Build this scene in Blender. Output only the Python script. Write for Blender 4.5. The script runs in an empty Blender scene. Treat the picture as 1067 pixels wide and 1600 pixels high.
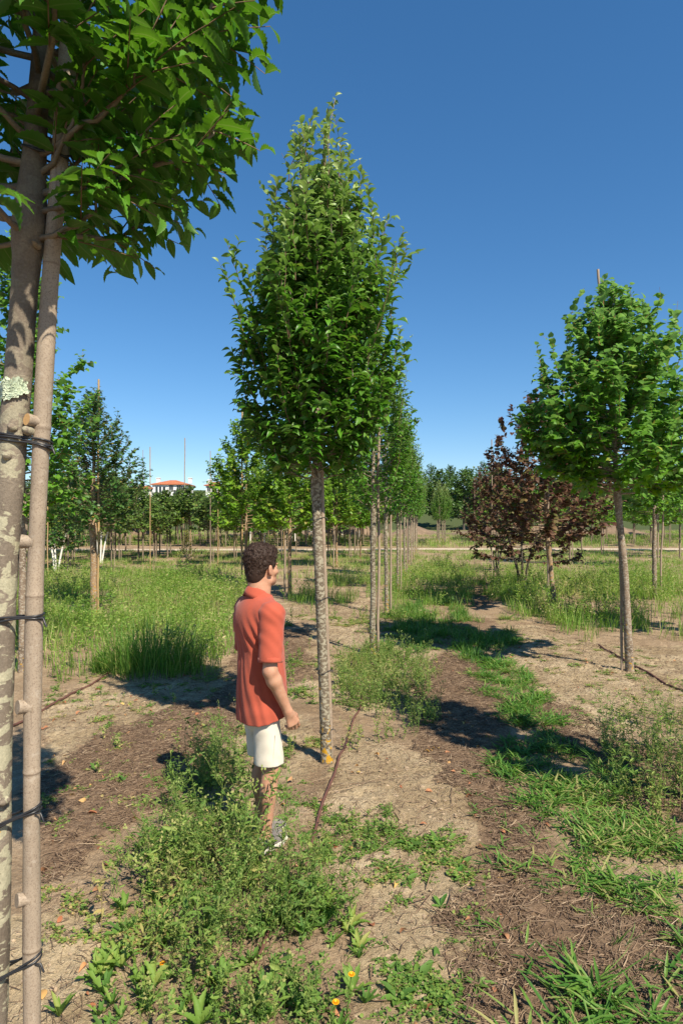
import bpy, math, random
import numpy as np
C = bpy.context.scene.collection
R = math.radians
# ------------------------------------------------------------------ camera, sky, sun, exposure
F = 1000.0          # focal length in photo pixels (photo is 1067 x 1600)
HZ = 812.0          # horizon row
CAM_H = 1.9
cd = bpy.data.cameras.new('camera'); cam = bpy.data.objects.new('camera', cd); C.objects.link(cam)
cd.sensor_fit = 'VERTICAL'; cd.sensor_height = 36.0; cd.lens = 36.0 * F / 1600.0
cd.shift_y = (HZ - 800.0) / 1600.0
cam.location = (0, 0, CAM_H); cam.rotation_euler = (R(90), 0, 0)
cd.clip_start = 0.05; cd.clip_end = 5000
bpy.context.scene.camera = cam
SUN_EL = 47.0
SH = np.array([-0.56, 0.83]); SH = SH / np.linalg.norm(SH)        # direction shadows fall
world = bpy.data.worlds.new('World'); bpy.context.scene.world = world; world.use_nodes = True
wn = world.node_tree.nodes; wl = world.node_tree.links
for n in list(wn): wn.remove(n)
sky = wn.new('ShaderNodeTexSky'); sky.sky_type = 'NISHITA'; sky.sun_disc = False
sky.sun_elevation = R(SUN_EL)
sx, sy = -SH[0], -SH[1]
sky.sun_rotation = math.atan2(sx, sy)
sky.altitude = 900; sky.air_density = 1.0; sky.dust_density = 0.15; sky.ozone_density = 5.0
hs = wn.new('ShaderNodeHueSaturation'); hs.inputs['Saturation'].default_value = 1.3; hs.inputs['Value'].default_value = 1.25
gam = wn.new('ShaderNodeGamma'); gam.inputs[1].default_value = 0.82
bg = wn.new('ShaderNodeBackground'); bg.inputs[1].default_value = 0.096
wo = wn.new('ShaderNodeOutputWorld')
wl.new(sky.outputs[0], gam.inputs[0]); wl.new(gam.outputs[0], hs.inputs['Color']); wl.new(hs.outputs[0], bg.inputs[0]); wl.new(bg.outputs[0], wo.inputs[0])
sl = bpy.data.lights.new('sun', 'SUN'); sl.energy = 5.0; sl.angle = R(0.53); sl.color = (1.0, 0.91, 0.76)
so = bpy.data.objects.new('sun', sl); C.objects.link(so)
import mathutils
sd = mathutils.Vector((SH[0] * math.cos(R(SUN_EL)), SH[1] * math.cos(R(SUN_EL)), -math.sin(R(SUN_EL))))
so.rotation_euler = sd.to_track_quat('-Z', 'Y').to_euler(); so.location = (20, -20, 30)
vs = bpy.context.scene.view_settings
vs.view_transform = 'Standard'; vs.look = 'None'; vs.gamma = 1.0; vs.exposure = 0.7; vs.use_curve_mapping = False
bpy.context.scene.cycles.max_bounces = 8
bpy.context.scene.cycles.transparent_max_bounces = 8
bpy.context.scene.cycles.use_denoising = True

# ------------------------------------------------------------------ helpers
def vn2(x, y, seed=0):
    """value noise 0..1 on arrays"""
    xi = np.floor(x).astype(np.int64); yi = np.floor(y).astype(np.int64)
    fx = x - xi; fy = y - yi
    fx = fx * fx * (3 - 2 * fx); fy = fy * fy * (3 - 2 * fy)
    def h(a, b):
        n = (a * 374761393 + b * 668265263 + seed * 982451653) & 0x7fffffff
        n = ((n ^ (n >> 13)) * 1274126177) & 0x7fffffff
        n = ((n ^ (n >> 16)) * 668265263) & 0x7fffffff
        return (n & 0xffff) / 65535.0
    a = h(xi, yi); b = h(xi + 1, yi); c = h(xi, yi + 1); d = h(xi + 1, yi + 1)
    return (a * (1 - fx) + b * fx) * (1 - fy) + (c * (1 - fx) + d * fx) * fy
def fbm2(x, y, seed=0, oct=4):
    s = 0; a = 0.5; t = 0
    for i in range(oct):
        s = s + a * vn2(x, y, seed + i * 17); t += a; a *= 0.5; x = x * 2.03 + 11.3; y = y * 2.03 + 7.7
    return s / t
def vn3(p, seed=0):
    x, y, z = p[..., 0], p[..., 1], p[..., 2]
    zi = np.floor(z); fz = z - zi; fz = fz * fz * (3 - 2 * fz)
    a = vn2(x + zi * 37.31, y + zi * 17.7, seed); b = vn2(x + (zi + 1) * 37.31, y + (zi + 1) * 17.7, seed)
    return a * (1 - fz) + b * fz

def nrm(v): return v / np.maximum(np.linalg.norm(v, axis=-1, keepdims=True), 1e-9)

class MB:
    """collects vertices/faces with a per-vertex vector attribute 'lf' and a material index per face"""
    def __init__(s): s.v = []; s.f3 = []; s.f4 = []; s.a = []; s.m3 = []; s.m4 = []; s.n = 0; s.sm = True
    def add(s, v, f, a=None, m=0):
        v = np.asarray(v, np.float32).reshape(-1, 3)
        if a is None: a = np.zeros((len(v), 3), np.float32)
        a = np.asarray(a, np.float32)
        if a.ndim == 1: a = np.tile(a, (len(v), 1))
        s.v.append(v); s.a.append(a)
        if isinstance(f, np.ndarray): groups = [f]
        else:
            groups = [np.array([q for q in f if len(q) == 3]), np.array([q for q in f if len(q) == 4])]
        for g in groups:
            if len(g) == 0: continue
            g = g.astype(np.int64) + s.n
            if g.shape[1] == 3: s.f3.append(g); s.m3.append(np.full(len(g), m, np.int32))
            else: s.f4.append(g); s.m4.append(np.full(len(g), m, np.int32))
        s.n += len(v)
    def box(s, c, d, m=0, rz=0.0):
        x, y, z = d[0] / 2, d[1] / 2, d[2] / 2
        v = np.array([(a * x, b * y, e * z) for e in (-1, 1) for b in (-1, 1) for a in (-1, 1)], float)
        ca, sa = math.cos(rz), math.sin(rz)
        v = np.stack([v[:, 0] * ca - v[:, 1] * sa, v[:, 0] * sa + v[:, 1] * ca, v[:, 2]], 1) + np.array(c)
        s.add(v, [(0, 2, 3, 1), (4, 5, 7, 6), (0, 1, 5, 4), (2, 6, 7, 3), (0, 4, 6, 2), (1, 3, 7, 5)], m=m)
    def build(s, name, mats, parent=None, smooth=True):
        me = bpy.data.meshes.new(name)
        v = np.concatenate(s.v); a = np.concatenate(s.a)
        me.vertices.add(len(v)); me.vertices.foreach_set('co', v.ravel())
        loops = []; tot = []; mi = []
        if s.f4: q = np.concatenate(s.f4); loops.append(q.ravel()); tot.append(np.full(len(q), 4)); mi.append(np.concatenate(s.m4))
        if s.f3: q = np.concatenate(s.f3); loops.append(q.ravel()); tot.append(np.full(len(q), 3)); mi.append(np.concatenate(s.m3))
        loops = np.concatenate(loops); tot = np.concatenate(tot); mi = np.concatenate(mi)
        me.loops.add(len(loops)); me.loops.foreach_set('vertex_index', loops.astype(np.int32))
        me.polygons.add(len(tot)); st = np.concatenate([[0], np.cumsum(tot)[:-1]])
        me.polygons.foreach_set('loop_start', st.astype(np.int32)); me.polygons.foreach_set('loop_total', tot.astype(np.int32))
        me.polygons.foreach_set('material_index', mi.astype(np.int32))
        me.polygons.foreach_set('use_smooth', np.full(len(tot), bool(smooth)))
        at = me.attributes.new('lf', 'FLOAT_VECTOR', 'POINT'); at.data.foreach_set('vector', a.ravel())
        me.update(calc_edges=True)
        if not isinstance(mats, (list, tuple)): mats = [mats]
        for m in mats: me.materials.append(m)
        o = bpy.data.objects.new(name, me); C.objects.link(o)
        if parent is not None: o.parent = parent
        return o

def tag(o, label=None, cat=None, group=None, kind=None):
    if label: o['label'] = label
    if cat: o['category'] = cat
    if group: o['group'] = group
    if kind: o['kind'] = kind
    return o
def empty(name, loc=(0, 0, 0), rz=0.0, label=None, cat=None, group=None):
    o = bpy.data.objects.new(name, None); C.objects.link(o); o.location = loc; o.rotation_euler = (0, 0, rz)
    o.empty_display_size = 0.2
    return tag(o, label, cat, group)
def copy_tree(o, parent=None):
    c = o.copy(); C.objects.link(c); c.parent = parent
    for ch in o.children: copy_tree(ch, c)
    return c

def tube(mb, pts, rad, sides=8, m=0, a=None, cap=True, rough=0.0, rng=None, vary=None):
    pts = np.asarray(pts, float); n = len(pts)
    rad = np.broadcast_to(np.asarray(rad, float), (n,)).copy()
    t = np.gradient(pts, axis=0); t = nrm(t)
    ref = np.array([1.0, 0.13, 0.05]) if abs(t[0][0]) < 0.8 else np.array([0.1, 1.0, 0.05])
    u = nrm(ref - t[0] * ref.dot(t[0])); us = []
    for i in range(n):
        u = nrm(u - t[i] * u.dot(t[i])); us.append(u)
    us = np.array(us); w = np.cross(t, us)
    th = np.linspace(0, 2 * np.pi, sides, endpoint=False)
    rr = rad[:, None] * np.ones(sides)[None, :]
    if rough and rng is not None: rr = rr * (1 + rough * (rng.random((n, sides)) - 0.5))
    v = pts[:, None, :] + rr[..., None] * (np.cos(th)[None, :, None] * us[:, None, :] + np.sin(th)[None, :, None] * w[:, None, :])
    v = v.reshape(-1, 3)
    i = np.arange(n - 1)[:, None] * sides; j = np.arange(sides)[None, :]; j2 = (j + 1) % sides
    f = np.stack([i + j, i + j2, i + sides + j2, i + sides + j], -1).reshape(-1, 4)
    L = np.concatenate([[0], np.cumsum(np.linalg.norm(np.diff(pts, axis=0), axis=1))])
    if a is None: at = np.zeros((len(v), 3)); at[:, 1] = np.repeat(L, sides)
    else: at = np.tile(np.asarray(a, float), (len(v), 1))
    mb.add(v, f, at, m)
    if cap:
        for k in (0, n - 1):
            ring = v[k * sides:(k + 1) * sides]
            vv = np.vstack([ring, pts[k][None]])
            ff = np.array([(q, (q + 1) % sides, sides) if k else ((q + 1) % sides, q, sides) for q in range(sides)])
            mb.add(vv, ff, at[:sides + 1] if len(at) > sides else None, m)

def bez(p0, p1, p2, n):
    t = np.linspace(0, 1, n)[:, None]
    return (1 - t) ** 2 * p0 + 2 * t * (1 - t) * p1 + t * t * p2

def pip(x, y, poly):
    poly = np.asarray(poly, float); inside = np.zeros(np.shape(x), bool)
    j = len(poly) - 1
    for i in range(len(poly)):
        xi, yi = poly[i]; xj, yj = poly[j]
        if yi != yj:
            c = ((yi > y) != (yj > y)) & (x < (xj - xi) * (y - yi) / (yj - yi) + xi)
            inside ^= c
        j = i
    return inside
def G(px, py):
    """a point of the photograph's ground -> ground X, Y"""
    Y = CAM_H * F / (py - HZ)
    return ((px - 533.5) / F * Y, Y)
def GP(pts): return [G(*p) for p in pts]
def P3(px, py, Y): return np.array([(px - 533.5) / F * Y, Y, CAM_H - (py - HZ) / F * Y])

# ------------------------------------------------------------------ materials
def mat(name):
    m = bpy.data.materials.new(name); m.use_nodes = True
    nt = m.node_tree
    for n in list(nt.nodes): nt.nodes.remove(n)
    return m, nt.nodes, nt.links
def nd(N, t, **kw):
    n = N.new(t)
    for k, v in kw.items():
        if k.startswith('i_'): n.inputs[k[2:].replace('_', ' ')].default_value = v
        else: setattr(n, k, v)
    return n
def ramp(N, stops, interp='LINEAR'):
    r = N.new('ShaderNodeValToRGB'); r.color_ramp.interpolation = interp
    e = r.color_ramp.elements
    while len(e) < len(stops): e.new(0.5)
    for k, (p, c) in enumerate(stops):
        e[k].position = p; e[k].color = tuple(c) + (1,) if len(c) == 3 else c
    return r
def mixc(N, L, fac, a, b, mode='MIX'):
    m = N.new('ShaderNodeMix'); m.data_type = 'RGBA'; m.blend_type = mode
    for sock, val in ((m.inputs[0], fac), (m.inputs[6], a), (m.inputs[7], b)):
        if hasattr(val, 'is_linked') or isinstance(val, bpy.types.NodeSocket): L.new(val, sock)
        elif isinstance(val, (tuple, list)): sock.default_value = tuple(val) + (1,) if len(val) == 3 else val
        else: sock.default_value = val
    return m.outputs[2]
def finish(N, L, col, rough=0.8, bump=None, bstr=0.3, bdist=0.01, spec=0.3, extra=None):
    p = N.new('ShaderNodeBsdfPrincipled'); o = N.new('ShaderNodeOutputMaterial')
    if isinstance(col, bpy.types.NodeSocket): L.new(col, p.inputs['Base Color'])
    else: p.inputs['Base Color'].default_value = tuple(col) + (1,)
    if isinstance(rough, bpy.types.NodeSocket): L.new(rough, p.inputs['Roughness'])
    else: p.inputs['Roughness'].default_value = rough
    p.inputs['Specular IOR Level'].default_value = spec
    if bump is not None:
        b = N.new('ShaderNodeBump'); b.inputs['Strength'].default_value = bstr; b.inputs['Distance'].default_value = bdist
        L.new(bump, b.inputs['Height']); L.new(b.outputs[0], p.inputs['Normal'])
    L.new(p.outputs[0], o.inputs[0])
    return p
def noise(N, L, vec, scale, detail=5, rough=0.6, dist=0.0):
    n = N.new('ShaderNodeTexNoise'); n.inputs['Scale'].default_value = scale; n.inputs['Detail'].default_value = detail
    n.inputs['Roughness'].default_value = rough; n.inputs['Distortion'].default_value = dist
    if vec is not None: L.new(vec, n.inputs['Vector'])
    return n.outputs[0]
def mapped(N, L, scale=(1, 1, 1), kind='Object'):
    tc = N.new('ShaderNodeTexCoord'); mp = N.new('ShaderNodeMapping'); mp.inputs['Scale'].default_value = scale
    L.new(tc.outputs[kind], mp.inputs[0]); return mp.outputs[0]
def plain(name, col, rough=0.7, var=0.15, scale=30, spec=0.3, bstr=0.15, bdist=0.003, metallic=0):
    m, N, L = mat(name)
    v = mapped(N, L); n = noise(N, L, v, scale)
    r = ramp(N, [(0.25, tuple(c * (1 - var) for c in col)), (0.75, tuple(min(1, c * (1 + var)) for c in col))]); L.new(n, r.inputs[0])
    p = finish(N, L, r.outputs[0], rough, n, bstr, bdist, spec); p.inputs['Metallic'].default_value = metallic
    return m

def leaf_mat(name, stops, young, transl=0.35, under=None, rough=0.42, spec=0.4, veins=0.0, tcol=None, odd=None):
    """stops: colour ramp over per-leaf random; young: colour of new leaves (attribute y)"""
    m, N, L = mat(name)
    at = N.new('ShaderNodeAttribute'); at.attribute_name = 'lf'
    sp = N.new('ShaderNodeSeparateXYZ'); L.new(at.outputs['Vector'], sp.inputs[0])
    r = ramp(N, stops); L.new(sp.outputs[0], r.inputs[0])
    c = mixc(N, L, sp.outputs[1], r.outputs[0], young)
    geo = N.new('ShaderNodeNewGeometry')
    if under is not None:
        c = mixc(N, L, geo.outputs['Backfacing'], c, mixc(N, L, 0.6, c, under))
    if veins:
        # paler midrib / side veins from the leaf's own coordinate z (0 midrib .. 1 edge)
        rr = ramp(N, [(0.0, (1, 1, 1)), (0.12, (0, 0, 0))]); L.new(sp.outputs[2], rr.inputs[0])
        c = mixc(N, L, rr.outputs[0], c, mixc(N, L, veins, c, (0.25, 0.3, 0.12)))
    p = N.new('ShaderNodeBsdfPrincipled'); L.new(c, p.inputs['Base Color'])
    p.inputs['Roughness'].default_value = rough; p.inputs['Specular IOR Level'].default_value = spec
    t = N.new('ShaderNodeBsdfTranslucent')
    g = N.new('ShaderNodeHueSaturation'); g.inputs['Hue'].default_value = 0.485; g.inputs['Saturation'].default_value = 1.1
    g.inputs['Value'].default_value = 1.7; L.new(c, g.inputs['Color']); L.new(g.outputs[0], t.inputs[0])
    ms = N.new('ShaderNodeMixShader'); ms.inputs[0].default_value = transl
    L.new(p.outputs[0], ms.inputs[1]); L.new(t.outputs[0], ms.inputs[2])
    o = N.new('ShaderNodeOutputMaterial'); L.new(ms.outputs[0], o.inputs[0])
    return m

M = {}
M['hornbeam'] = leaf_mat('hornbeam leaf', [(0, (0.034, 0.12, 0.008)), (0.5, (0.06, 0.19, 0.011)), (0.93, (0.095, 0.26, 0.018)), (1, (0.24, 0.3, 0.03))],
                         (0.40, 0.48, 0.18), 0.3, under=(0.08, 0.19, 0.04), spec=0.4, rough=0.42)
M['hornbeam_big'] = leaf_mat('hornbeam leaf near', [(0, (0.035, 0.12, 0.010)), (0.5, (0.06, 0.19, 0.013)), (1, (0.10, 0.26, 0.02))],
                         (0.15, 0.25, 0.06), 0.33, under=(0.07, 0.17, 0.03), veins=0.35, rough=0.42, spec=0.3)
M['lime'] = leaf_mat('lime leaf', [(0, (0.06, 0.16, 0.015)), (0.5, (0.105, 0.26, 0.022)), (0.9, (0.16, 0.34, 0.035)), (1, (0.3, 0.36, 0.05))],
                     (0.24, 0.4, 0.1), 0.4, under=(0.12, 0.24, 0.09), spec=0.3, rough=.48)
M['bright'] = leaf_mat('bright leaf', [(0, (0.09, 0.22, 0.015)), (0.6, (0.18, 0.34, 0.025)), (0.9, (0.26, 0.4, 0.035)), (1, (0.26, 0.24, 0.04))],
                       (0.16, 0.26, 0.05), 0.38, under=(0.11, 0.2, 0.06))
M['maple'] = leaf_mat('maple leaf', [(0, (0.035, 0.11, 0.02)), (0.7, (0.07, 0.17, 0.03)), (0.88, (0.13, 0.2, 0.035)), (0.95, (0.22, 0.2, 0.03)), (1, (0.3, 0.24, 0.04))],
                      (0.1, 0.15, 0.04), 0.3, under=(0.09, 0.14, 0.07))
M['farleaf'] = leaf_mat('far leaf', [(0, (0.06, 0.13, 0.02)), (0.6, (0.11, 0.19, 0.03)), (0.9, (0.17, 0.23, 0.05)), (1, (0.26, 0.2, 0.06))],
                      (0.12, 0.18, 0.05), 0.3, under=(0.09, 0.14, 0.06))
M['farbright'] = leaf_mat('far bright leaf', [(0, (0.06, 0.17, 0.018)), (0.6, (0.11, 0.26, 0.025)), (1, (0.2, 0.34, 0.05))],
                      (0.14, 0.26, 0.05), 0.35)
M['wood'] = leaf_mat('woodland leaf', [(0, (0.05, 0.11, 0.025)), (0.6, (0.08, 0.16, 0.035)), (1, (0.13, 0.2, 0.05))],
                      (0.1, 0.15, 0.05), 0.25)
M['purple'] = leaf_mat('purple leaf', [(0, (0.075, 0.042, 0.03)), (0.35, (0.13, 0.07, 0.045)), (0.5, (0.19, 0.105, 0.06)), (0.6, (0.10, 0.12, 0.03)), (0.8, (0.10, 0.15, 0.035)), (1, (0.22, 0.17, 0.05))],
                      (0.14, 0.06, 0.045), 0.3, under=(0.12, 0.075, 0.06), spec=.2, rough=.55)
M['conifer'] = leaf_mat('shrub leaf', [(0, (0.03, 0.07, 0.02)), (0.7, (0.07, 0.11, 0.02)), (1, (0.28, 0.2, 0.03))], (0.3, 0.22, 0.04), 0.25)
M['weed'] = leaf_mat('weed leaf', [(0, (0.06, 0.15, 0.025)), (0.4, (0.11, 0.22, 0.035)), (0.72, (0.18, 0.28, 0.05)), (0.9, (0.28, 0.31, 0.08)), (1, (0.42, 0.33, 0.13))],
                     (0.3, 0.34, 0.12), 0.3, rough=0.6, spec=0.25)
M['grass'] = leaf_mat('grass blade', [(0, (0.045, 0.13, 0.02)), (0.45, (0.09, 0.21, 0.03)), (0.8, (0.16, 0.28, 0.05)), (1, (0.34, 0.32, 0.12))],
                      (0.14, 0.21, 0.05), 0.32, rough=0.5, spec=0.35)
M['meadow'] = leaf_mat('meadow blade', [(0, (0.09, 0.2, 0.03)), (0.4, (0.16, 0.3, 0.04)), (0.7, (0.24, 0.35, 0.07)), (0.88, (0.36, 0.38, 0.13)), (1, (0.5, 0.43, 0.22))],
                      (0.26, 0.34, 0.08), 0.36, rough=0.55, spec=0.3)
M['petal'] = leaf_mat('petal', [(0, (0.8, 0.42, 0.01)), (1, (0.85, 0.5, 0.02))], (0.8, 0.45, 0.02), 0.3, rough=0.6)
M['litter'] = leaf_mat('dead leaf', [(0, (0.2, 0.09, 0.045)), (0.5, (0.36, 0.19, 0.09)), (0.8, (0.48, 0.3, 0.14)), (1, (0.55, 0.42, 0.1))], (0.4, 0.1, 0.04), 0.12, rough=0.75)
M['straw'] = leaf_mat('straw', [(0, (0.09, 0.055, 0.035)), (0.5, (0.2, 0.13, 0.08)), (0.8, (0.34, 0.24, 0.15)), (1, (0.55, 0.42, 0.28))], (0.3, 0.2, 0.1), 0.0, rough=0.8)
M['twig'] = plain('twig bark', (0.16, 0.10, 0.06), 0.7, 0.3)
M['limetwig'] = plain('lime twig bark', (0.30, 0.13, 0.05), 0.6, 0.3)
M['tie'] = plain('tie rubber', (0.02, 0.02, 0.022), 0.4, 0.3, spec=0.5)
M['hose'] = plain('hose', (0.12, 0.055, 0.04), 0.6, 0.35, scale=12, spec=0.4)
M['farbark'] = plain('far bark', (0.20, 0.155, 0.11), 0.85, 0.35, scale=6)
M['whitebark'] = plain('white bark', (0.72, 0.70, 0.64), 0.7, 0.12, scale=8)
M['darkbark'] = plain('dark bark', (0.09, 0.075, 0.06), 0.85, 0.35, scale=9)

def bark_mat(name, base, dark, blotch, amount, orange_h=0.9, orange=0.5, sc=1.0, top_smooth=None):
    """smooth hornbeam bark: grey brown, horizontally stretched pale lichen, orange lichen low down"""
    m, N, L = mat(name)
    v = mapped(N, L, (30 * sc, 30 * sc, 46 * sc))
    n1 = noise(N, L, v, 1.0, 5, 0.55, 0.5)
    v2 = mapped(N, L, (80 * sc, 80 * sc, 150 * sc)); n2 = noise(N, L, v2, 1.0, 5, 0.65, 0.6)
    v3 = mapped(N, L, (1, 1, 1)); n3 = noise(N, L, v3, 160, 4, 0.7)
    n4 = noise(N, L, v3, 5 * sc, 5, 0.6)
    r1 = ramp(N, [(0.35, dark), (0.6, base)]); L.new(n4, r1.inputs[0])
    c = r1.outputs[0]
    grain = ramp(N, [(0.3, (0.55, 0.55, 0.55)), (0.7, (1.15, 1.15, 1.15))]); L.new(n3, grain.inputs[0])
    e = 0.5 + (0.5 - amount) * 0.3
    rb = ramp(N, [(e, (0, 0, 0)), (e + 0.025, (1, 1, 1))]); L.new(n1, rb.inputs[0])
    rb2 = ramp(N, [(e + 0.09, (0, 0, 0)), (e + 0.12, (1, 1, 1))]); L.new(n2, rb2.inputs[0])
    mx = N.new('ShaderNodeMath'); mx.operation = 'MAXIMUM'; L.new(rb.outputs[0], mx.inputs[0]); L.new(rb2.outputs[0], mx.inputs[1])
    fac = mx.outputs[0]
    tc = N.new('ShaderNodeTexCoord'); sp = N.new('ShaderNodeSeparateXYZ'); L.new(tc.outputs['Object'], sp.inputs[0])
    if top_smooth:
        mr = N.new('ShaderNodeMapRange'); mr.inputs['From Min'].default_value = top_smooth[0]; mr.inputs['From Max'].default_value = top_smooth[1]
        mr.inputs['To Min'].default_value = 1.0; mr.inputs['To Max'].default_value = 0.12; L.new(sp.outputs[2], mr.inputs[0])
        mm = N.new('ShaderNodeMath'); mm.operation = 'MULTIPLY'; L.new(fac, mm.inputs[0]); L.new(mr.outputs[0], mm.inputs[1]); fac = mm.outputs[0]
    c = mixc(N, L, fac, c, blotch)
    if orange > 0:
        v5 = mapped(N, L, (26 * sc, 26 * sc, 20 * sc)); n5 = noise(N, L, v5, 1.0, 4, 0.6, 0.5)
        mr = N.new('ShaderNodeMapRange'); mr.inputs['From Min'].default_value = 0.0; mr.inputs['From Max'].default_value = orange_h
        mr.inputs['To Min'].default_value = 0.12 * orange; mr.inputs['To Max'].default_value = -0.05; L.new(sp.outputs[2], mr.inputs[0])
        ad = N.new('ShaderNodeMath'); ad.operation = 'ADD'; L.new(n5, ad.inputs[0]); L.new(mr.outputs[0], ad.inputs[1])
        ro = ramp(N, [(0.665, (0, 0, 0)), (0.685, (1, 1, 1))]); L.new(ad.outputs[0], ro.inputs[0])
        c = mixc(N, L, ro.outputs[0], c, (0.5, 0.27, 0.02))
    c = mixc(N, L, 0.7, c, mixc(N, L, 1.0, c, grain.outputs[0], 'MULTIPLY'))
    ad2 = N.new('ShaderNodeMath'); ad2.operation = 'MULTIPLY_ADD'; L.new(n1, ad2.inputs[0]); ad2.inputs[1].default_value = 1.2; L.new(n3, ad2.inputs[2])
    finish(N, L, c, 0.8, ad2.outputs[0], 0.6, 0.004, 0.25)
    return m
M['bark'] = bark_mat('hornbeam bark', (0.18, 0.14, 0.095), (0.10, 0.078, 0.052), (0.35, 0.31, 0.225), 0.47, 0.95, 1.15)
M['bark_near'] = bark_mat('near hornbeam bark', (0.25, 0.205, 0.155), (0.12, 0.093, 0.068), (0.41, 0.38, 0.26), 0.46, 1.6, 1.1, 0.42, (1.95, 2.4))
M['bark_lime'] = bark_mat('lime bark', (0.27, 0.2, 0.14), (0.13, 0.095, 0.065), (0.36, 0.31, 0.24), 0.4, 0.9, 0.7)
M['bark_tan'] = bark_mat('tan bark', (0.34, 0.22, 0.12), (0.2, 0.13, 0.075), (0.4, 0.33, 0.24), 0.35, 2.0, 0.8)

def stake_mat(name, col, dark):
    m, N, L = mat(name)
    v = mapped(N, L, (1, 1, 1)); n = noise(N, L, v, 220, 4, 0.7); n2 = noise(N, L, v, 7, 4, 0.5)
    v2 = mapped(N, L, (60, 60, 2.5)); n3 = noise(N, L, v2, 1.0, 4, 0.6)
    r = ramp(N, [(0.3, tuple(c * .82 for c in col)), (0.7, tuple(min(1, c * 1.1) for c in col))]); L.new(n2, r.inputs[0])
    rs = ramp(N, [(0.38, (1, 1, 1)), (0.5, (0, 0, 0))]); L.new(n, rs.inputs[0])
    c = mixc(N, L, rs.outputs[0], r.outputs[0], mixc(N, L, 0.55, r.outputs[0], dark))
    r3 = ramp(N, [(0.6, (0, 0, 0)), (0.72, (1, 1, 1))]); L.new(n3, r3.inputs[0])
    c = mixc(N, L, r3.outputs[0], c, mixc(N, L, 0.55, c, dark))
    n5 = noise(N, L, v, 38, 5, 0.7); r5 = ramp(N, [(0.56, (0, 0, 0)), (0.66, (1, 1, 1))]); L.new(n5, r5.inputs[0]); c = mixc(N, L, r5.outputs[0], c, mixc(N, L, 0.3, c, (0.5, 0.44, 0.36)))
    # dark rings left by the joints: attribute lf.x
    at = N.new('ShaderNodeAttribute'); at.attribute_name = 'lf'
    sp = N.new('ShaderNodeSeparateXYZ'); L.new(at.outputs['Vector'], sp.inputs[0])
    c = mixc(N, L, sp.outputs[0], c, dark)
    finish(N, L, c, 0.6, n, 0.25, 0.002, 0.3)
    return m
M['stake'] = stake_mat('cane', (0.33, 0.262, 0.192), (0.13, 0.088, 0.058))
M['stake_far'] = stake_mat('old cane', (0.33, 0.25, 0.18), (0.14, 0.1, 0.07))
M['stake_yellow'] = stake_mat('yellow cane', (0.42, 0.28, 0.13), (0.2, 0.12, 0.05))
M['stub_end'] = plain('sawn stub end', (0.52, 0.31, 0.13), 0.7, 0.15, scale=60)
# ------------------------------------------------------------------ ground
BARE = {
 'sand': [
  [(560,1150),(640,1165),(690,1190),(770,1330),(735,1420),(700,1500),(735,1600),(690,1800),(520,1800),(570,1500),(560,1400),(480,1300),(520,1200)],
  [(66,1090),(170,1062),(260,1050),(355,1040),(360,1075),(250,1120),(130,1170),(66,1215)],
  [(-60,1440),(160,1420),(230,1480),(220,1600),(400,1600),(450,1800),(-80,1900)],
  [(760,985),(830,975),(900,1000),(985,1010),(1200,1010),(1300,1120),(1120,1150),(1010,1110),(950,1160),(880,1150),(835,1070),(770,1020)],
  [(520,935),(575,935),(600,975),(560,1000),(600,1040),(690,1030),(700,1060),(560,1120),(470,1080),(470,1000)],
  [(430,945),(520,925),(530,950),(440,975)],
  [(360,1115),(480,1115),(500,1200),(430,1240),(360,1190)],
 ],
 'mulch': [
  [(690,1020),(755,1050),(790,1130),(800,1200),(880,1350),(960,1440),(1100,1440),(1200,1600),(1300,1900),(780,1900),(740,1500),(700,1420),(760,1330),(700,1200),(650,1150),(660,1060)],
  [(66,1215),(130,1165),(260,1115),(360,1075),(370,1150),(300,1180),(240,1250),(150,1330),(66,1380)],
  [(850,1080),(960,1160),(1100,1160),(1200,1260),(1100,1300),(1000,1240),(900,1180),(840,1130)],
  [(360,975),(480,985),(500,1060),(370,1080)],
  [(700,905),(760,905),(770,950),(690,945)], [(690,960),(770,965),(775,1010),(690,1010)],
 ],
}
MEADOW_L = [(-500,864),(430,864),(430,925),(380,935),(400,975),(352,990),(350,1050),(250,1072),(70,1055),(-500,1200)]
MEADOW_R = [(780,864),(1800,864),(1800,1005),(1067,1008),(900,1003),(800,960),(760,930),(740,900)]
BX = {k: [GP(p) for p in v] for k, v in BARE.items()}
def jit(X, Y, amp=0.16, sc=3.0, seed=5):
    return (X + amp * (fbm2(X * sc, Y * sc, seed) - .5) * 2, Y + amp * (fbm2(X * sc + 31, Y * sc + 9, seed + 3) - .5) * 2)
def zone(X, Y, polys, amp=0.16):
    a, b = jit(X, Y, amp, 3.0); c, d = jit(a, b, amp * 0.5, 11.0, 9)
    r = np.zeros(np.shape(X), bool)
    for p in polys: r |= pip(c, d, p)
    return r
def row_x(Y): return -0.115 + 0.135 * (Y - 5.0)       # the hornbeam row
def ground_z(X, Y):
    X = np.asarray(X, float); Y = np.asarray(Y, float)
    z = 0.05 * (fbm2(X * 0.7, Y * 0.7, 3, 3) - 0.5) * np.clip((Y - 1) / 3, 0, 1)
    fade = np.clip(1 - (Y - 14) / 12, 0, 1)
    z = z + fade * (0.045 * (fbm2(X * 3.1, Y * 3.1, 21, 4) - 0.5) + 0.014 * (fbm2(X * 14, Y * 14, 33, 3) - 0.5))
    # ploughed rise right behind and the hill the houses stand on
    z = z + 11.0 * np.clip((Y - 125) / 70, 0, 1) ** 1.3 + 0.02 * np.clip(Y - 195, 0, None)
    return z
def axis(dense0, dense1, step, lo, hi, g=1.09):
    a = list(np.arange(dense0, dense1 + 1e-6, step)); s = step
    while a[-1] < hi: s *= g; a.append(a[-1] + s)
    s = step
    while a[0] > lo: s *= g; a.insert(0, a[0] - s)
    return np.array(a)
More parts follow.
